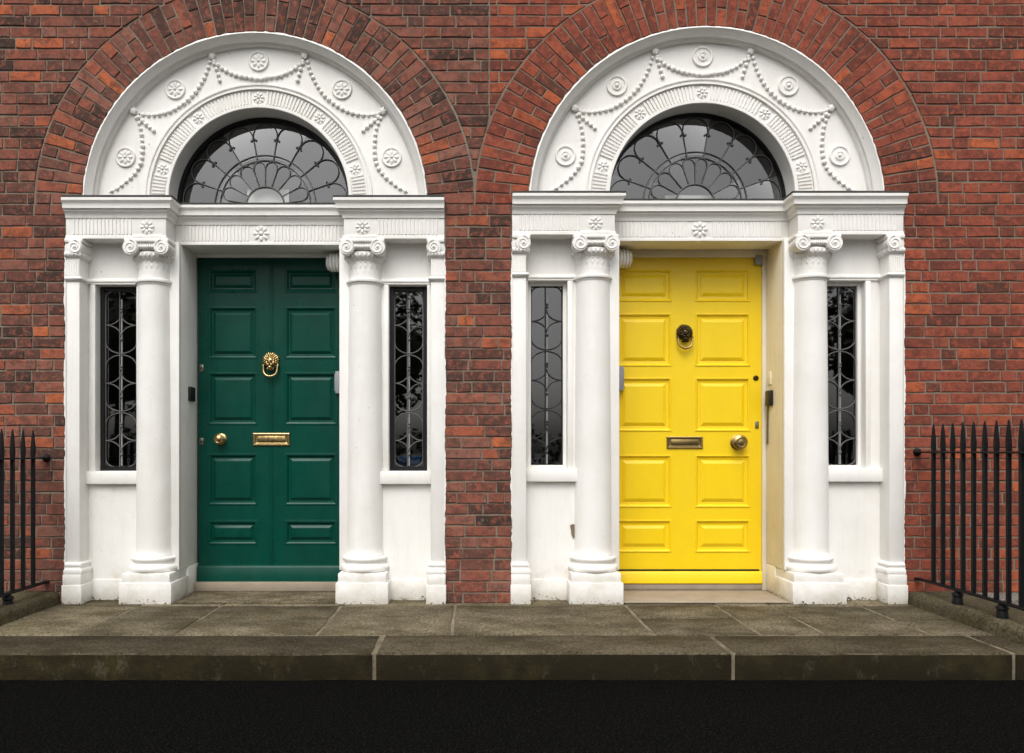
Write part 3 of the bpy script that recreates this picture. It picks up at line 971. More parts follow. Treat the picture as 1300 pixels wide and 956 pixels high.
        for fz in (0.311, 0.641):                   # ovals kissing half way between the diamonds
            zk = gz0 + Hh * fz
            for sz in (-1, 1):
                pts = []
                for i in range(15):
                    a = pi * i / 14
                    pts.append((xm - hw * cos(a), yt, zk + sz * (0.006 + 0.085 * (1 - sin(a)))))
                m.tube(pts, 0.0045, 5)
        for sx in (-1, 1):
            for zz, sz in ((gz0, 1), (gz1, -1)):
                pts = [(xm + sx * (hw - 0.06 * (1 - sin(a))), yt, zz + sz * 0.06 * (1 - cos(a))) for a in [pi / 2 * i / 6 for i in range(7)]]
                m.tube(pts, 0.0045, 5)
        kind(m.build('lead_tracery', M['lead_dark'] if (key == 'Y' and s < 0) else M['lead'], sl, smooth=True, ang=70), 'stuff')
        m = MB(); m.box(xm - 0.003, xm + 0.008, yt + 0.001, yt + 0.006, gz0 + 0.004, gz1 - 0.06)
        m.build('centre_bar', M['leadpale'], sl)
    # --- jambs, soffit, lintel over the door
    dX, dH = c['door']; yd = c['doory']
    for s in (-1, 1):
        xi = U(s * 0.597); xd = dX + s * dH
        m = MB()
        xo = U(s * 0.80)
        m.box(xi, xo, 0.118, 0.62, 0.224, zf0 + 0.01)
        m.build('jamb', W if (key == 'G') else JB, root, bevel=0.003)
        m = MB(); m.box(xi - s * 0.0035, xo, 0.112, 0.152, 0.226, zf0 + 0.008)
        m.build('jamb_face', W, root, bevel=0.003)
        m = MB(); m.box(U(s * 0.5935), xo, 0.295, yd + 0.12, 0.0, 0.2215)
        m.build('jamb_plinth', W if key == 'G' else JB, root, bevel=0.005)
        m = MB(); m.box(xi, xd - s * 0.001, yd - 0.02, yd + 0.10, 0.012, zf0 + 0.008)
        if abs(xi - xd) > 0.012:
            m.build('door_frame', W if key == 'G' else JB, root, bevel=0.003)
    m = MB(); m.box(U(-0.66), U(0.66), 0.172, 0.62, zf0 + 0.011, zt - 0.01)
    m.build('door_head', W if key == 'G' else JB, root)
    m = MB(); m.box(U(-0.60), U(0.60), yd - 0.03, yd + 0.1, 2.630, zf0 + 0.0105)
    m.build('head_batten', M['white'] if key == 'G' else JB, root, bevel=0.003)
    # ribbed white bracket under the soffit, on the side next to the middle pier
    s = 1 if key == 'G' else -1
    m = MB(); t2 = MB()
    for q in range(5):
        a = q * 0.024
        t2.lathe(0, 0, [(0.058, a), (0.070, a + 0.004), (0.072, a + 0.012), (0.070, a + 0.020), (0.058, a + 0.024)], 20)
    t2.lathe(0, 0, [(0.058, 0.12), (0.064, 0.126), (0.058, 0.140), (0.035, 0.150), (0.001, 0.152)], 20)
    m.v = [(U(s * 0.600) - s * z, 0.36 + x, zf0 - 0.085 + y) for x, y, z in t2.v]; m.f = t2.f
    m.build('ribbed_bracket', W, root, smooth=True, ang=50)
    # --- entablature
    ent = empty('entablature', (cx, 0, zf0), root)
    ub, yf, ym = 0.645, 0.0, 0.168
    ua, ue = UL + 0.004, UR - 0.004
    plan = [(U(ua), yf), (U(-ub), yf), (U(-ub), ym), (U(ub), ym), (U(ub), yf), (U(ue), yf)]
    m = MB()
    for x0, x1 in ((U(ua), U(-ub)), (U(ub), U(ue))):
        m.box(x0, x1, yf, 0.3, zf0, zf1 + 0.02)
    m.box(U(-ub) - 0.0, U(ub), ym, 0.4, zf0, zf1 + 0.02)
    m.build('frieze', W, ent, bevel=0.003)
    m = MB(); m.path(plan, [(0, 0), (0.006, 0.0), (0.006, 0.018), (0.002, 0.022), (0, 0.022)], zf0 - 0.0)
    m.build('frieze_fillet', W, ent)
    m = MB()
    m.path(plan, [(0, -0.012), (0.008, -0.012), (0.010, 0.0), (0.012, 0.010), (0.020, 0.022), (0.032, 0.032), (0.034, 0.046), (0.050, 0.048), (0.050, 0.078), (0.053, 0.083), (0.060, 0.092), (0.066, 0.100), (0.066, 0.120), (0.0, 0.122), (-0.1, 0.122)], zf1, True)
    m.build('cornice', W, ent, smooth=True, ang=32)
    m = MB()
    m.path(plan, [(-0.1, 0.1235), (0.064, 0.1235), (0.068, 0.1245), (0.068, 0.1345), (0.0, 0.138), (-0.16, 0.144)], zf1, True)
    m.build('lead_flashing', M['flashing'], ent)
    m = MB()
    m.box(U(-ub) + 0.02, U(ub) - 0.02, ym - 0.02, 0.35, zf1 + 0.05, zf1 + 0.128)
    m.box(U(ua), U(-ub) - 0.02, 0.02, 0.3, zf1 + 0.05, zf1 + 0.126); m.box(U(ub) + 0.02, U(ue), 0.02, 0.3, zf1 + 0.05, zf1 + 0.126)
    m.build('ledge', W, ent)
    m = MB()                                       # fluting of the frieze, square corner blocks over the columns left plain
    zr0, zr1 = zf0 + 0.028, zf1 - 0.014
    def flutes(u0, u1, y):
        n = max(1, round((u1 - u0) / 0.0272))
        for i in range(n):
            x0 = U(u0 + (u1 - u0) * (i + 0.22) / n); x1 = U(u0 + (u1 - u0) * (i + 0.83) / n)
            b = 0.003
            m.add([(x0, y + 0.001, zr0), (x1, y + 0.001, zr0), (x1, y + 0.001, zr1), (x0, y + 0.001, zr1),
                   (x0 + b, y - 0.0065, zr0 + b), (x1 - b, y - 0.0065, zr0 + b), (x1 - b, y - 0.0065, zr1 - b), (x0 + b, y - 0.0065, zr1 - b)],
                  [(4, 5, 6, 7), (0, 1, 5, 4), (1, 2, 6, 5), (2, 3, 7, 6), (3, 0, 4, 7)])
    flutes(ua + 0.045, -AX - 0.105, yf); flutes(AX + 0.105, ue - 0.045, yf)
    flutes(-ub + 0.05, -0.085, ym); flutes(0.085, ub - 0.05, ym)
    kind(m.build('fluting', W, ent), 'stuff')
    for x, y, rr in ((U(-AX), yf, 0.056), (U(AX), yf, 0.056), (U(0), ym, 0.066)):
        m = MB(); rosette(m, x, y, (zf0 + zf1) / 2 + 0.004, rr, 8)
        m.build('rosette', W, ent, smooth=True, ang=60)
    for s in (-1, 1):
        m = MB(); m.box(U(s * AX) - 0.104 * k, U(s * AX) + 0.104 * k, yf - 0.009, yf + 0.01, zf0 + 0.003, zf0 + 0.026)
        m.build('block_fillet', W, ent, bevel=0.002)
    # --- arch: rim, field, archivolt, soffit
    ar = empty('arch_surround', (cx, 0.05, ZS), root)
    R = c['R']; Rf = 1.183 * k; ZF = 2.975 + dz * 0.5
    ri, ro = 0.688 * k, 0.800 * k; rb = 0.842 * k; rg = 0.664 * k
    yfld = 0.10
    jag = {}
    def wob(a, j):
        if j > 1: return 0
        key2 = (round(a, 4))
        if key2 not in jag: jag[key2] = rj(0.004)
        return jag[key2]
    m = MB(); m.arc(cx, ZS, [(R, 0.06), (R + 0.001, -0.006), (R - 0.010, -0.009), (R - 0.018, 0.004), (Rf + 0.026, 0.030), (Rf + 0.016, 0.040), (Rf + 0.024, 0.050), (Rf + 0.012, 0.062), (Rf + 0.004, 0.074), (Rf + 0.004, 0.092), (Rf - 0.004, yfld + 0.001)], 140, 0, pi, wob)
    m.build('outer_rim', W, ar, smooth=True, ang=32)
    rows = [[], []]
    for i in range(121):
        a = pi * i / 120
        rows[0].append((cx + (Rf + 0.01) * cos(a), yfld, ZS + (Rf + 0.01) * sin(a)))
        rows[1].append((cx + (rb - 0.02) * cos(a), yfld, ZF + (rb - 0.02) * sin(a)))
    m = MB(); m.strip(rows)
    m.add([rows[0][0], rows[1][0], (rows[1][0][0], yfld, 2.80), (rows[0][0][0], yfld, 2.80)], [(0, 1, 2, 3)])
    m.add([rows[0][-1], rows[1][-1], (rows[1][-1][0], yfld, 2.80), (rows[0][-1][0], yfld, 2.80)], [(3, 2, 1, 0)])
    m.build('arch_field', W, ar)
    def stilt(m, prof):                            # straight legs of the inner arch down behind the cornice
        for s in (-1, 1):
            m.strip([[(cx + s * r, y, 2.80), (cx + s * r, y, ZF)] for r, y in prof])
    p1 = [(rb, yfld + 0.001), (rb, yfld - 0.010), (rb - 0.005, yfld - 0.016), (rb - 0.014, yfld - 0.015), (rb - 0.018, yfld - 0.008), (rb - 0.024, yfld - 0.006), (ro + 0.012, yfld - 0.006), (ro + 0.009, yfld - 0.013), (ro + 0.001, yfld - 0.013), (ro, yfld + 0.006), (ri, yfld + 0.006), (ri - 0.001, yfld - 0.006), (rg + 0.004, yfld - 0.006), (rg, yfld - 0.002), (rg, 0.31)]
    m = MB(); m.arc(cx, ZF, p1, 110); stilt(m, p1)
    m.build('archivolt', W, ar, smooth=True, ang=32)
    m = MB()
    ros_a = [radians(x) for x in (90, 53, 127, 17, 163)]
    n = 92
    for i in range(n):
        a = pi * (i + 0.5) / n
        if min(abs(a - q) for q in ros_a) < 0.062: continue
        da = pi / n * 0.30
        r0, r1 = ri + 0.006, ro - 0.008
        y0, y1 = yfld + 0.007, yfld - 0.004
        P = lambda r, q, y: (cx + r * cos(q), y, ZF + r * sin(q))
        m.add([P(r0, a - da, y0), P(r0, a + da, y0), P(r1, a + da, y0), P(r1, a - da, y0), P(r0 + 0.003, a - da * 0.7, y1), P(r0 + 0.003, a + da * 0.7, y1), P(r1 - 0.003, a + da * 0.7, y1), P(r1 - 0.003, a - da * 0.7, y1)],
              [(4, 5, 6, 7), (0, 1, 5, 4), (1, 2, 6, 5), (2, 3, 7, 6), (3, 0, 4, 7)])
    kind(m.build('radial_fluting', W, ar), 'stuff')
    for a in ros_a:
        m = MB(); rr = (ri + ro) / 2
        rosette(m, cx + rr * cos(a), yfld + 0.006, ZF + rr * sin(a), 0.046 * k, 7)
        m.build('rosette', W, ar, smooth=True, ang=60)
    for deg, rad in ((90, 1.086), (55, 1.072), (125, 1.072), (21, 1.052), (159, 1.052)):
        m = MB(); a = radians(deg)
        patera(m, cx + rad * k * cos(a), yfld, ZS + rad * k * sin(a), 0.076 * k, key == 'Y')
        m.build('patera', W, ar, smooth=True, ang=50)
    q = 5.6 / F * k
    S = lambda pts, s: smooth_line([(cx + s * (x - 327.5) * q, ZS + (264.5 - y) * q) for x, y in pts])
    m = MB(); bead_line(m, S([(269, 76), (282, 88), (300, 96), (316, 99), (328, 101), (340, 99), (356, 96), (373, 88), (386, 76)], 1), yfld, 0.0215, 0.037, 0.018)
    kind(m.build('garland', W, ar, smooth=True, ang=80), 'stuff')
    for s in (1, -1):
        m = MB(); bead_line(m, S([(266, 76), (263, 88), (256, 104), (246, 119), (232, 132), (214, 142), (196, 146), (182, 146), (171, 143)], s), yfld, 0.0205, 0.040, 0.016)
        kind(m.build('garland', W, ar, smooth=True, ang=80), 'stuff')
        m = MB(); bead_line(m, S([(171, 147), (177, 160), (180, 178), (180, 195), (177, 210), (169, 222), (158, 232), (147, 240), (138, 244)], s), yfld, 0.0205, 0.042, 0.016)
        kind(m.build('garland', W, ar, smooth=True, ang=80), 'stuff')
        m = MB(); bead_line(m, S([(270, 78), (275, 91), (279, 106)], s), yfld, 0.018, 0.036)
        kind(m.build('husk_drop', W, ar, smooth=True, ang=80), 'stuff')
        m = MB(); bead_line(m, S([(173, 147), (184, 157), (197, 168)], s), yfld, 0.018, 0.036)
        kind(m.build('husk_drop', W, ar, smooth=True, ang=80), 'stuff')
        for x, y in ((269, 72), (170, 142)):
            m = MB()
            X0, Z0 = cx + s * (x - 327.5) * q, ZS + (264.5 - y) * q
            m.ball((X0, yfld - 0.012, Z0), 0.026, 1, 0.8, 1, 10, 6)
            for i in range(5):
                m.ball((X0 + 0.017 * cos(i * 1.256), yfld - 0.020, Z0 + 0.017 * sin(i * 1.256)), 0.012, 1, 0.7, 1, 6, 4)
            m.build('garland_knot', W, ar, smooth=True, ang=80)
    # --- fanlight
    fl = empty('fanlight', (cx, 0.28, ZF), root)
    yg2 = 0.285
    t = 0.024 if key == 'G' else 0.014
    m = MB()
    pf = [(rg + 0.002, yg2 - 0.03), (rg - t, yg2 - 0.03), (rg - t - 0.004, yg2 - 0.022), (rg - t - 0.004, yg2 + 0.02)]
    m.arc(cx, ZF, pf, 90); stilt(m, pf)
    m.build('window_frame', M['blackframe'], fl, smooth=True, ang=35)
    gr = rg - t
    zg0 = 2.90
    ang = [radians(a) for a in (19, 39.2, 59.5, 80, 100, 120.5, 140.8, 161)]
    edges = [radians(-6)] + ang + [radians(186)]
    rin, rout = 0.345 * k, 0.385 * k
    def sector(a0, a1, r0, r1, tilt):
        m = MB(); n = 8
        rows = [[(cx + r * cos(a0 + (a1 - a0) * i / n), yg2 + tilt[0] * (i / n - 0.5) + tilt[1] * j, ZF + r * sin(a0 + (a1 - a0) * i / n)) for i in range(n + 1)] for j, r in enumerate((r0, r1))]
        m.strip(rows)
        m.build('glass_pane', M['glass'], fl)
    for a0, a1 in zip(edges[:-1], edges[1:]):
        sector(a0, a1, 0.365 * k, gr + 0.003, (rj(0.004), rj(0.004)))
    r_in = 0.145 * k
    ang2 = [radians(a) for a in (8, 29, 50, 71.5, 90, 108.5, 130, 151, 172)]
    for a0, a1 in zip(ang2[:-1], ang2[1:]):
        sector(a0, a1, r_in, 0.365 * k, (rj(0.003), rj(0.003)))
    sector(radians(-8), radians(8), r_in, 0.365 * k, (0, 0)); sector(radians(172), radians(188), r_in, 0.365 * k, (0, 0))
    sector(radians(-8), radians(188), 0.002, r_in, (0, 0))
    m = MB(); yt = yg2 - 0.008
    P = lambda r, a: (cx + r * cos(a), yt, ZF + r * sin(a))
    for r in (rin, rout):
        m.tube([P(r, radians(-8) + radians(196) * i / 48) for i in range(49)], 0.0042, 6)
    m.tube([P(r_in, radians(-20) + radians(220) * i / 30) for i in range(31)], 0.0068, 6)
    rk = gr - 0.125 * k
    for a in ang:
        m.tube([P(rout, a), P(rk + 0.02, a)], 0.0044, 6)
        m.tube([P(rin, a), P(rout, a)], 0.0046, 6)
        m.ball(P(rk, a), 0.015, 0.75, 0.6, 1.15, 6, 4, a - pi / 2)
        for s in (-1, 1):
            m.ball(P(rk - 0.012, a + s * 0.034), 0.009, 1, 0.6, 1, 6, 4)
    for a0, a1 in zip(edges[:-1], edges[1:]):       # rounded petal heads
        am, hw = (a0 + a1) / 2, (a1 - a0) / 2
        pts = []
        for i in range(17):
            q2 = pi * i / 16
            pts.append(P(rk + (gr - 0.012 - rk) * sin(q2) ** 0.8 if 0 < i < 16 else rk, am - hw * cos(q2) * (1 - 0.10 * sin(q2))))
        m.tube(pts, 0.0044, 6)
    for a in ang2:
        m.tube([P(r_in, a), P(0.285 * k, a)], 0.0038, 6)
        m.ball(P(0.275 * k, a), 0.008, 0.8, 0.6, 1.2, 6, 4, a - pi / 2)
    for a0, a1 in zip(ang2[:-1], ang2[1:]):
        am, hw = (a0 + a1) / 2, (a1 - a0) / 2
        pts = [P(0.27 * k + (0.338 * k - 0.27 * k) * sin(pi * i / 12), am - hw * cos(pi * i / 12)) for i in range(13)]
        m.tube(pts, 0.0036, 6)
    kind(m.build('tracery', M['lead'], fl, smooth=True, ang=70), 'stuff')
    m = MB()                                       # pale board showing inside the small half circle
    if key == 'G':
        m.box(cx - 0.155, cx + 0.165, yg2 + 0.05, yg2 + 0.06, 2.90, ZF + 0.145)
    else:
        m.box(cx - 0.215, cx + 0.155, yg2 + 0.05, yg2 + 0.06, 2.90, ZF + 0.085)
    m.build('inner_board', M['panelwhite'], fl)
    # --- threshold
    m = MB()
    if key == 'G':
        m.box(U(-0.592), U(0.592), yd - 0.07, yd + 0.1, 0.012, 0.080)
    else:
        m.box(U(-0.592), U(0.592), yd - 0.015, yd + 0.1, 0.012, 0.062)
    m.build('threshold', M['threshold'], root, bevel=0.006)
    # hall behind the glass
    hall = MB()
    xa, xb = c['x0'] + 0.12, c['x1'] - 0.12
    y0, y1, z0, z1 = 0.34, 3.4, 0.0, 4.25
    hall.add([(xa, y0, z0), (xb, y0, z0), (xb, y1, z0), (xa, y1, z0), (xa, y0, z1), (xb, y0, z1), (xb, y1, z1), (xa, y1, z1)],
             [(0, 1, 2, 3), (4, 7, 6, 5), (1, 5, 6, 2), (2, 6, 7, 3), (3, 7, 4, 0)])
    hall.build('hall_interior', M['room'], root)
    return root

for key, lab in (('G', 'white classical doorcase with arched fanlight and columns framing the green door'),
                 ('Y', 'white classical doorcase with arched fanlight and columns framing the yellow door')):
    thing(doorcase(key), lab, 'doorcase')

# ------------------------------------------------------------------ doors
DD = DW + 0.48
PX = lambda px: (px - VX) * DD / F
PZ = lambda py: ZC + (VY - py) * DD / F

def front_door(key, label, cols, rows, kick):
    c = CASES[key]; x, h = c['door']; y = c['doory']
    x0, x1 = x - h + 0.003, x + h - 0.003
    z0, z1 = PZ(741), 2.629
    mt = M[c['mat']]
    root = empty('front_door', (x, y, z0))
    thing(root, label, 'door')
    xe = [x0] + [v for cc in cols for v in (PX(cc[0]), PX(cc[1]))] + [x1]
    ze = [z0] + [v for rr in sorted(rows, key=lambda r: -r[1]) for v in (PZ(rr[1]), PZ(rr[0]))] + [z1]
    m = MB()
    for i in range(len(xe) - 1):                   # stiles, rails and muntins as one slab with openings
        for j in range(len(ze) - 1):
            if i % 2 == 1 and j % 2 == 1: continue
            m.add([(xe[i], y, ze[j]), (xe[i + 1], y, ze[j]), (xe[i + 1], y, ze[j + 1]), (xe[i], y, ze[j + 1])], [(0, 1, 2, 3)])
    m.add([(x0, y, z0), (x1, y, z0), (x1, y + 0.05, z0), (x0, y + 0.05, z0), (x0, y, z1), (x1, y, z1), (x1, y + 0.05, z1), (x0, y + 0.05, z1)],
          [(0, 1, 2, 3), (4, 5, 6, 7), (0, 3, 7, 4), (1, 2, 6, 5)])
    m.build('door_leaf', mt, root)
    if key == 'G':
        prof = [(0.0, 0.0), (0.003, -0.003), (0.014, -0.004), (0.024, 0.001), (0.032, 0.013), (0.042, 0.014), (0.044, 0.012), (0.062, 0.001), (0.066, 0.000)]
    else:
        prof = [(0.0, 0.0), (0.001, -0.005), (0.008, -0.006), (0.016, 0.0), (0.022, 0.010), (0.044, 0.012), (0.046, 0.009), (0.066, 0.0), (0.069, -0.001)]
    for a, b in cols:
        for r0, r1 in rows:
            xa, xb, za, zb = PX(a), PX(b), PZ(r1), PZ(r0)
            m = MB(); vs = []; fs = []
            for d, yy in prof:
                vs += [(xa + d, y + yy, za + d), (xb - d, y + yy, za + d), (xb - d, y + yy, zb - d), (xa + d, y + yy, zb - d)]
            for i in range(len(prof) - 1):
                for j in range(4):
                    kx = (j + 1) % 4
                    fs.append((i * 4 + j, i * 4 + kx, i * 4 + 4 + kx, i * 4 + 4 + j))
            L = (len(prof) - 1) * 4
            fs.append((L, L + 1, L + 2, L + 3))
            m.add(vs, fs)
            m.build('door_panel', mt, root)
    m = MB()
    zk0, zk1 = PZ(740.5), PZ(kick)
    m.path([(x0, y), (x1, y)], [(0, 0), (0.020, 0.0), (0.024, 0.004), (0.022, zk1 - zk0 - 0.02), (0.012, zk1 - zk0 - 0.004), (0, zk1 - zk0)], zk0)
    m.build('weather_board', mt, root, smooth=True, ang=40)
    if key == 'G':
        m = MB(); xb = PX(345)
        for d in (-0.016, 0.0, 0.016):
            m.tube([(xb + d, y + 0.001, PZ(718)), (xb + d, y + 0.001, z1 - 0.005)], 0.0035 if d else 0.006, 8)
        m.build('centre_bead', mt, root, smooth=True, ang=60)
    return root, x0, x1, y

def knocker(root, x, z, y, mat, bright):
    kn = empty('knocker', (x, y, z), root)
    m = MB()
    m.lathe_y(x, z, [(0.052, y), (0.050, y - 0.008), (0.04, y - 0.014), (0.005, y - 0.016)], 18)
    m.ball((x, y - 0.024, z - 0.002), 0.038, 0.92, 0.85, 1.12, 12, 8)
    for ring, (rr, n, rad, yy) in enumerate(((0.052, 15, 0.0135, 0.012), (0.042, 12, 0.012, 0.026), (0.030, 9, 0.010, 0.040))):
        for i in range(n):
            a = radians(-25) + radians(230) * i / (n - 1)
            m.ball((x + rr * cos(a), y - yy, z + 0.008 + rr * sin(a) * (1.0 if ring < 2 else 0.9)), rad * random.uniform(0.85, 1.15), 0.8, 0.9, 1.25, 6, 4, a - pi / 2)
    m.ball((x, y - 0.060, z - 0.006), 0.013, 0.62, 0.8, 1.5, 8, 5)                 # nose
    for s in (-1, 1):
        m.ball((x + s * 0.014, y - 0.052, z + 0.010), 0.011, 1.25, 0.6, 0.55, 8, 5, s * 0.3)   # brow
        m.ball((x + s * 0.013, y - 0.056, z - 0.026), 0.013, 1.1, 0.8, 0.8, 8, 5)              # muzzle
        m.ball((x + s * 0.026, y - 0.042, z - 0.014), 0.012, 0.9, 0.8, 1.2, 8, 5)              # cheek
        m.ball((x + s * 0.056, y - 0.022, z - 0.030), 0.011, 1.2, 1, 0.8, 8, 5)                # hinge lug
    m.ball((x, y - 0.046, z - 0.046), 0.016, 1.2, 0.8, 1.0, 8, 5)
    for i in range(5):
        m.ball((x + (i - 2) * 0.011, y - 0.030, z - 0.058), 0.010, 0.7, 0.8, 1.5, 6, 4)
    m.build('lion_head', mat, kn, smooth=True, ang=80)
    m = MB()
    for s in (-1, 1):
        m.ball((x + s * 0.0135, y - 0.0555, z + 0.001), 0.0055, 1.2, 0.7, 0.8, 6, 4)
    m.build('eyes', M['bronze'], kn, smooth=True, ang=80)
    m = MB(); pts = []
    for i in range(23):
        t = i / 22
        a = pi + pi * t
        wv = 0.047 + 0.006 * sin(pi * t) ** 2
        pts.append((x + wv * cos(a) * (1.12 if False else 1), y - 0.030 - 0.012 * sin(pi * t), z - 0.034 + 0.082 * sin(a) ** 1 if True else 0))
    pts = [(x + 0.054 * cos(pi + pi * i / 22) * (1 + 0.08 * sin(pi * i / 22)), y - 0.028 - 0.012 * sin(pi * i / 22), z - 0.032 - 0.085 * sin(pi * i / 22) ** 0.62) for i in range(23)]
    m.tube(pts, 0.007, 8, rr=[0.0065 + 0.003 * sin(pi * i / 22) for i in range(23)])
    m.ball((x, y - 0.042, z - 0.118), 0.014, 1.15, 1, 0.9, 8, 5)
    m.build('knocker_ring', bright, kn, smooth=True, ang=80)

def letterbox(root, x, z, w, hh, y, mat):
    lb = empty('letterbox', (x, y, z), root)
    m = MB(); a, b = w / 2, hh / 2
    prof = [(0, 0.0), (0.001, -0.009), (0.006, -0.012), (0.016, -0.011), (0.020, -0.004), (0.022, -0.003)]
    vs = []; fs = []
    for d, yy in prof:
        vs += [(x - a + d, y + yy, z - b + d), (x + a - d, y + yy, z - b + d), (x + a - d, y + yy, z + b - d), (x - a + d, y + yy, z + b - d)]
    for i in range(len(prof) - 1):
        for j in range(4):
            kx = (j + 1) % 4
            fs.append((i * 4 + j, i * 4 + kx, i * 4 + 4 + kx, i * 4 + 4 + j))
    L = (len(prof) - 1) * 4; fs.append((L, L + 1, L + 2, L + 3))
    m.add(vs, fs); m.build('plate', mat, lb)
    m = MB(); m.box(x - a + 0.036, x + a - 0.036, y - 0.008, y - 0.001, z - b + 0.026, z + b - 0.024)
    m.build('flap', mat, lb, bevel=0.003)

def knob(root, x, z, y, r, mat):
    m = MB()
    m.lathe_y(x, z, [(r * 1.0, y), (r * 1.02, y - 0.006), (r * 0.7, y - 0.012), (r * 0.42, y - 0.018), (r * 0.40, y - 0.034), (r * 0.75, y - 0.042), (r * 0.95, y - 0.055), (r * 0.93, y - 0.066), (r * 0.62, y - 0.078), (r * 0.58, y - 0.077), (r * 0.3, y - 0.082), (0.001, y - 0.084)], 24)
    m.build('doorknob', mat, root, smooth=True, ang=40)

rg_, x0, x1, y = front_door('G', 'glossy dark green panelled front door with polished brass lion knocker', ((263.5, 327.5), (361, 428.5)),
                            ((341, 372), (388.5, 456), (472, 540), (575, 642), (660, 692)), 717)
knocker(rg_, PX(344.5), PZ(459.5), y - 0.002, M['brass'], M['brass'])
letterbox(rg_, PX(344.8), PZ(557.8), 46.5 * DD / F, 16 * DD / F, y - 0.001, M['brass'])
knob(rg_, PX(281), PZ(557.5), y, 0.043, M['brass'])
for py, nm in ((467.5, 'lock_plate'), (560.5, 'lock_plate')):
    m = MB(); m.box(PX(253.5), PX(258.5), y - 0.006, y + 0.001, PZ(py + 4.5), PZ(py - 4.5))
    lp = m.build(nm, M['steel'], rg_, bevel=0.002)
    m = MB(); m.lathe_y(PX(256), PZ(py), [(0.008, y - 0.0055), (0.007, y - 0.010), (0.002, y - 0.0105)], 10)
    m.build('lock_core', M['bronze'], lp, smooth=True)
m = MB(); m.box(PX(427), PX(436), y - 0.05, y - 0.001, PZ(500), PZ(472)); m.box(PX(425.5), PX(428), y - 0.035, y - 0.005, PZ(497), PZ(475))
m.build('lock_box', M['grey'], rg_, bevel=0.004)

ry_, x0, x1, y = front_door('Y', 'bright yellow panelled front door with dark bronze lion knocker', ((783, 852.5), (882.5, 952.5)),
                            ((342, 383), (398, 465), (479.5, 547.5), (577.5, 644), (660, 701)), 724.5)
knocker(ry_, PX(868.5), PZ(424.0), y - 0.002, M['bronze'], M['oldbrass'])
letterbox(ry_, PX(869), PZ(561.8), 46 * DD / F, 15.5 * DD / F, y - 0.001, M['oldbrass'])
knob(ry_, PX(936.5), PZ(561.5), y, 0.060, M['oldbrass'])
m = MB(); m.lathe_y(PX(959.5), PZ(480), [(0.022, y + 0.001), (0.021, y - 0.006), (0.014, y - 0.008), (0.013, y - 0.004), (0.002, y - 0.004)], 16)
m.build('keyhole', M['bronze'], ry_, smooth=True, ang=40)
m = MB(); m.box(PX(958.5), PX(963), y - 0.006, y + 0.001, PZ(544), PZ(535))
m.build('lock_plate', M['steel'], ry_, bevel=0.002)
m = MB(); m.box(PX(779), PX(790), y - 0.05, y - 0.001, PZ(496.5), PZ(465.5)); m.box(PX(787), PX(791.5), y - 0.03, y - 0.004, PZ(494), PZ(468))
m.build('lock_box', M['grey'], ry_, bevel=0.004)
m = MB(); m.box(x0 + 0.02, x1 - 0.02, y - 0.012, y - 0.001, PZ(724.3), PZ(722.6))
m.build('gap_seal', M['blackplastic'], ry_)

# things fixed on the jambs
def jambbox(name, x0, x1, y0, y1, z0, z1, mat, label, cat, bev=0.006):
    m = MB(); m.box(x0, x1, y0, y1, z0, z1)
    return thing(m.build(name, mat, bevel=bev), label, cat)
xj = G_['cx'] - 0.597
jambbox('entry_keypad', xj - 0.002, xj + 0.022, 0.30, 0.40, 1.49, 1.60, M['blackplastic'], 'small black box on the white jamb beside the green door', 'keypad')
xj = Y_['cx'] + 0.597 * 1.03
jambbox('entry_keypad', xj - 0.03, xj + 0.002, 0.33, 0.42, 1.455, 1.575, M['blackplastic'], 'small black box on the cream jamb beside the yellow door', 'keypad')
jambbox('bell_push', xj - 0.012, xj + 0.002, 0.36, 0.42, 1.62, 1.72, M['cream'], 'small cream plate on the jamb above the black box by the yellow door', 'switch plate', 0.004)
m = MB(); m.tube([(xj - 0.006, 0.425, 1.46), (xj - 0.006, 0.43, 1.25), (xj - 0.006, 0.432, 1.16)], 0.008, 6)
thing(m.build('door_cable', M['steel'], smooth=True, ang=60), 'short dark cable conduit running down the cream jamb below the black box', 'cable conduit')
m = MB(); m.box(PX(957), PX(966), 0.44, 0.479, PZ(337), PZ(325))
thing(m.build('door_sensor', M['grey'], bevel=0.004), 'small grey sensor box above the top right corner of the yellow door', 'sensor')
# blue bowl behind the sidelight right of the green door
m = MB(); m.lathe(-0.475, 0.362, [(0.04, 0.985), (0.085, 1.0), (0.115, 1.045), (0.125, 1.07), (0.115, 1.068), (0.10, 1.03), (0.02, 1.0)], 24)
thing(m.build('blue_bowl', M['blue'], smooth=True, ang=50), 'blue plastic bowl seen through the glass at the foot of a sidelight', 'bowl')
m = MB(); m.box(-0.75, -0.25, 0.235, 0.52, 0.955, 0.984)
thing(m.build('inner_shelf', M['room']), 'dark shelf inside the sidelight carrying the blue bowl', 'shelf')
# patch of missing plaster beside the left column of the yellow door
m = MB(); pts = [(0.02, 0.02), (0.018, 0.05), (0.010, 0.085), (0.03, 0.095), (0.05, 0.09), (0.05, 0.01), (0.035, -0.02)]
bx, bz = 0.712, 0.47
m.add([(bx + a, 0.127, bz + b) for a, b in pts] + [(bx + a * 0.9 + 0.003, 0.1245, bz + b * 0.9 + 0.004) for a, b in pts],
      [tuple(range(7, 14))] + [(i, (i + 1) % 7, 7 + (i + 1) % 7, 7 + i) for i in range(7)])
yroot = [o for o in SC.objects if o.name.startswith('doorcase') and o.get('label', '').find('yellow') > 0][0]
m.build('bare_patch', M['rust'], yroot)

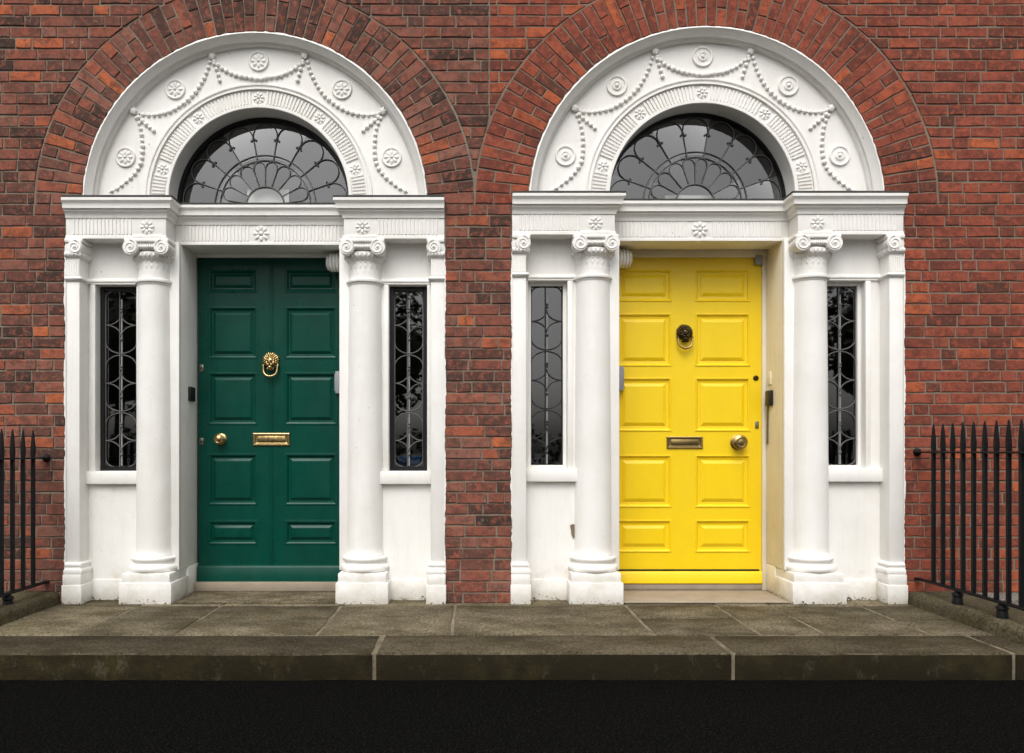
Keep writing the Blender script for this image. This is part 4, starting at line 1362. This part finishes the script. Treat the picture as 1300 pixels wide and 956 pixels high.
# ------------------------------------------------------------------ railings
def railing(x, ys, side, label, zt, zb):
    root = empty('iron_railing', (x, sum(ys) / len(ys), 0.09))
    thing(root, label, 'railing', None)
    y_near = min(ys) - 0.14
    m = MB()
    b = 0.0112
    z0, z1 = zb, zt + 0.20
    m.box(x - b, x + b, ys[0] - b, ys[0] + b, z0, zt + 0.03)
    # spear head: flared collar, then a long point
    n = 4
    rows = [(0.0135, zt + 0.012), (0.0145, zt + 0.035), (0.0145, zt + 0.06), (0.0118, zt + 0.11), (0.0085, zt + 0.16), (0.0045, z1 - 0.008), (0.002, z1)]
    vs = []; fs = []
    for r, z in rows:
        for i in range(n):
            a = pi / 4 + i * pi / 2
            vs.append((x + r * 1.25 * cos(a), ys[0] + r * 1.25 * sin(a), z))
    for j in range(len(rows) - 1):
        for i in range(n):
            fs.append((j * n + i, j * n + (i + 1) % n, (j + 1) * n + (i + 1) % n, (j + 1) * n + i))
    m.add(vs, fs)
    bar = m.build('railing_bar', M['iron'], root, bevel=0.0015, seg=1)
    for yv in ys[1:]:
        copy_to(bar, root, (0, yv - ys[0], 0))
    m = MB(); m.box(x - 0.021, x + 0.021, y_near, 0.0, zt - 0.006, zt + 0.006)
    m.ball((x, -0.004, zt), 0.03, 1, 0.8, 1, 10, 6)
    m.build('top_rail', M['iron'], root, bevel=0.002, seg=1)
    m = MB(); m.box(x - 0.021, x + 0.021, y_near, 0.0, zb - 0.007, zb + 0.006)
    m.build('bottom_rail', M['iron'], root, bevel=0.002, seg=1)
    for i, yv in enumerate((ys[2] - 0.05, ys[min(6, len(ys) - 1)] - 0.05)):
        m = MB(); m.lathe(x, yv, [(0.012, zb - 0.006), (0.02, zb - 0.012), (0.034, zb - 0.026), (0.036, zb - 0.038), (0.026, zb - 0.045), (0.03, zb - 0.05), (0.034, 0.085)], 14)
        m.build('rail_foot', M['iron'], root, smooth=True, ang=50)
    return root
railing(3.222, [-0.20 - 0.1062 * i for i in range(10)], 1, 'black iron spear topped railing to the right of the yellow door', 1.098, 0.185)
railing(-3.09, [-0.17 - 0.119 * i for i in range(9)], -1, 'black iron spear topped railing to the left of the green door', 1.055, 0.160)

# ------------------------------------------------------------------ park trees across the street (they show in the panes and the gloss paint)
rt = random.Random(3)
m = MB()
def leafball(x, y, z, rx, rz, n, s):
    for _ in range(n):
        while True:
            p = (rt.uniform(-1, 1), rt.uniform(-1, 1), rt.uniform(-1, 1))
            if 0.25 < p[0] ** 2 + p[1] ** 2 + p[2] ** 2 < 1: break
        c = Vector((x + p[0] * rx, y + p[1] * rx, z + p[2] * rz))
        d = Vector((rt.uniform(-1, 1), rt.uniform(-1, 1), rt.uniform(-0.6, 0.6))).normalized()
        e = d.cross(Vector((rt.uniform(-1, 1), rt.uniform(-1, 1), 1))).normalized()
        q = s * rt.uniform(0.6, 1.3)
        m.add([c - d * q, c - e * q * 0.6, c + d * q, c + e * q * 0.6], [(0, 1, 2, 3)])
for x, y, h, r in ((-38, -34, 11, 5), (-29, -31, 10, 4.5), (-19, -33, 11, 5), (-11.5, -30, 9.5, 3.6), (-4.5, -32, 10, 3.6), (12, -32, 10, 4.5), (20, -30, 11, 4.8), (30, -33, 10.5, 5), (40, -32, 11, 5)):
    m.tube([(x, y, -0.2), (x + 0.2, y, h * 0.5)], 0.25, 6)
    for _ in range(9):
        m.ball((x + rt.uniform(-0.4, 0.4) * r, y + rt.uniform(-0.4, 0.4) * r, h * 0.62 + rt.uniform(-0.4, 0.4) * h * 0.38), r * rt.uniform(0.35, 0.5), 1, 1, 0.9, 9, 6)
    leafball(x, y, h * 0.62, r, h * 0.38, 3200, 0.22)
for i in range(46):
    leafball(-44 + i * 2.0, -28.5 + rt.uniform(-0.3, 0.3), 0.9, 1.3, 1.15 + rt.uniform(0, 0.35), 230, 0.18)
kind(m.build('park_trees', M['leaf'], origin=(0, -31, 0)), 'stuff')
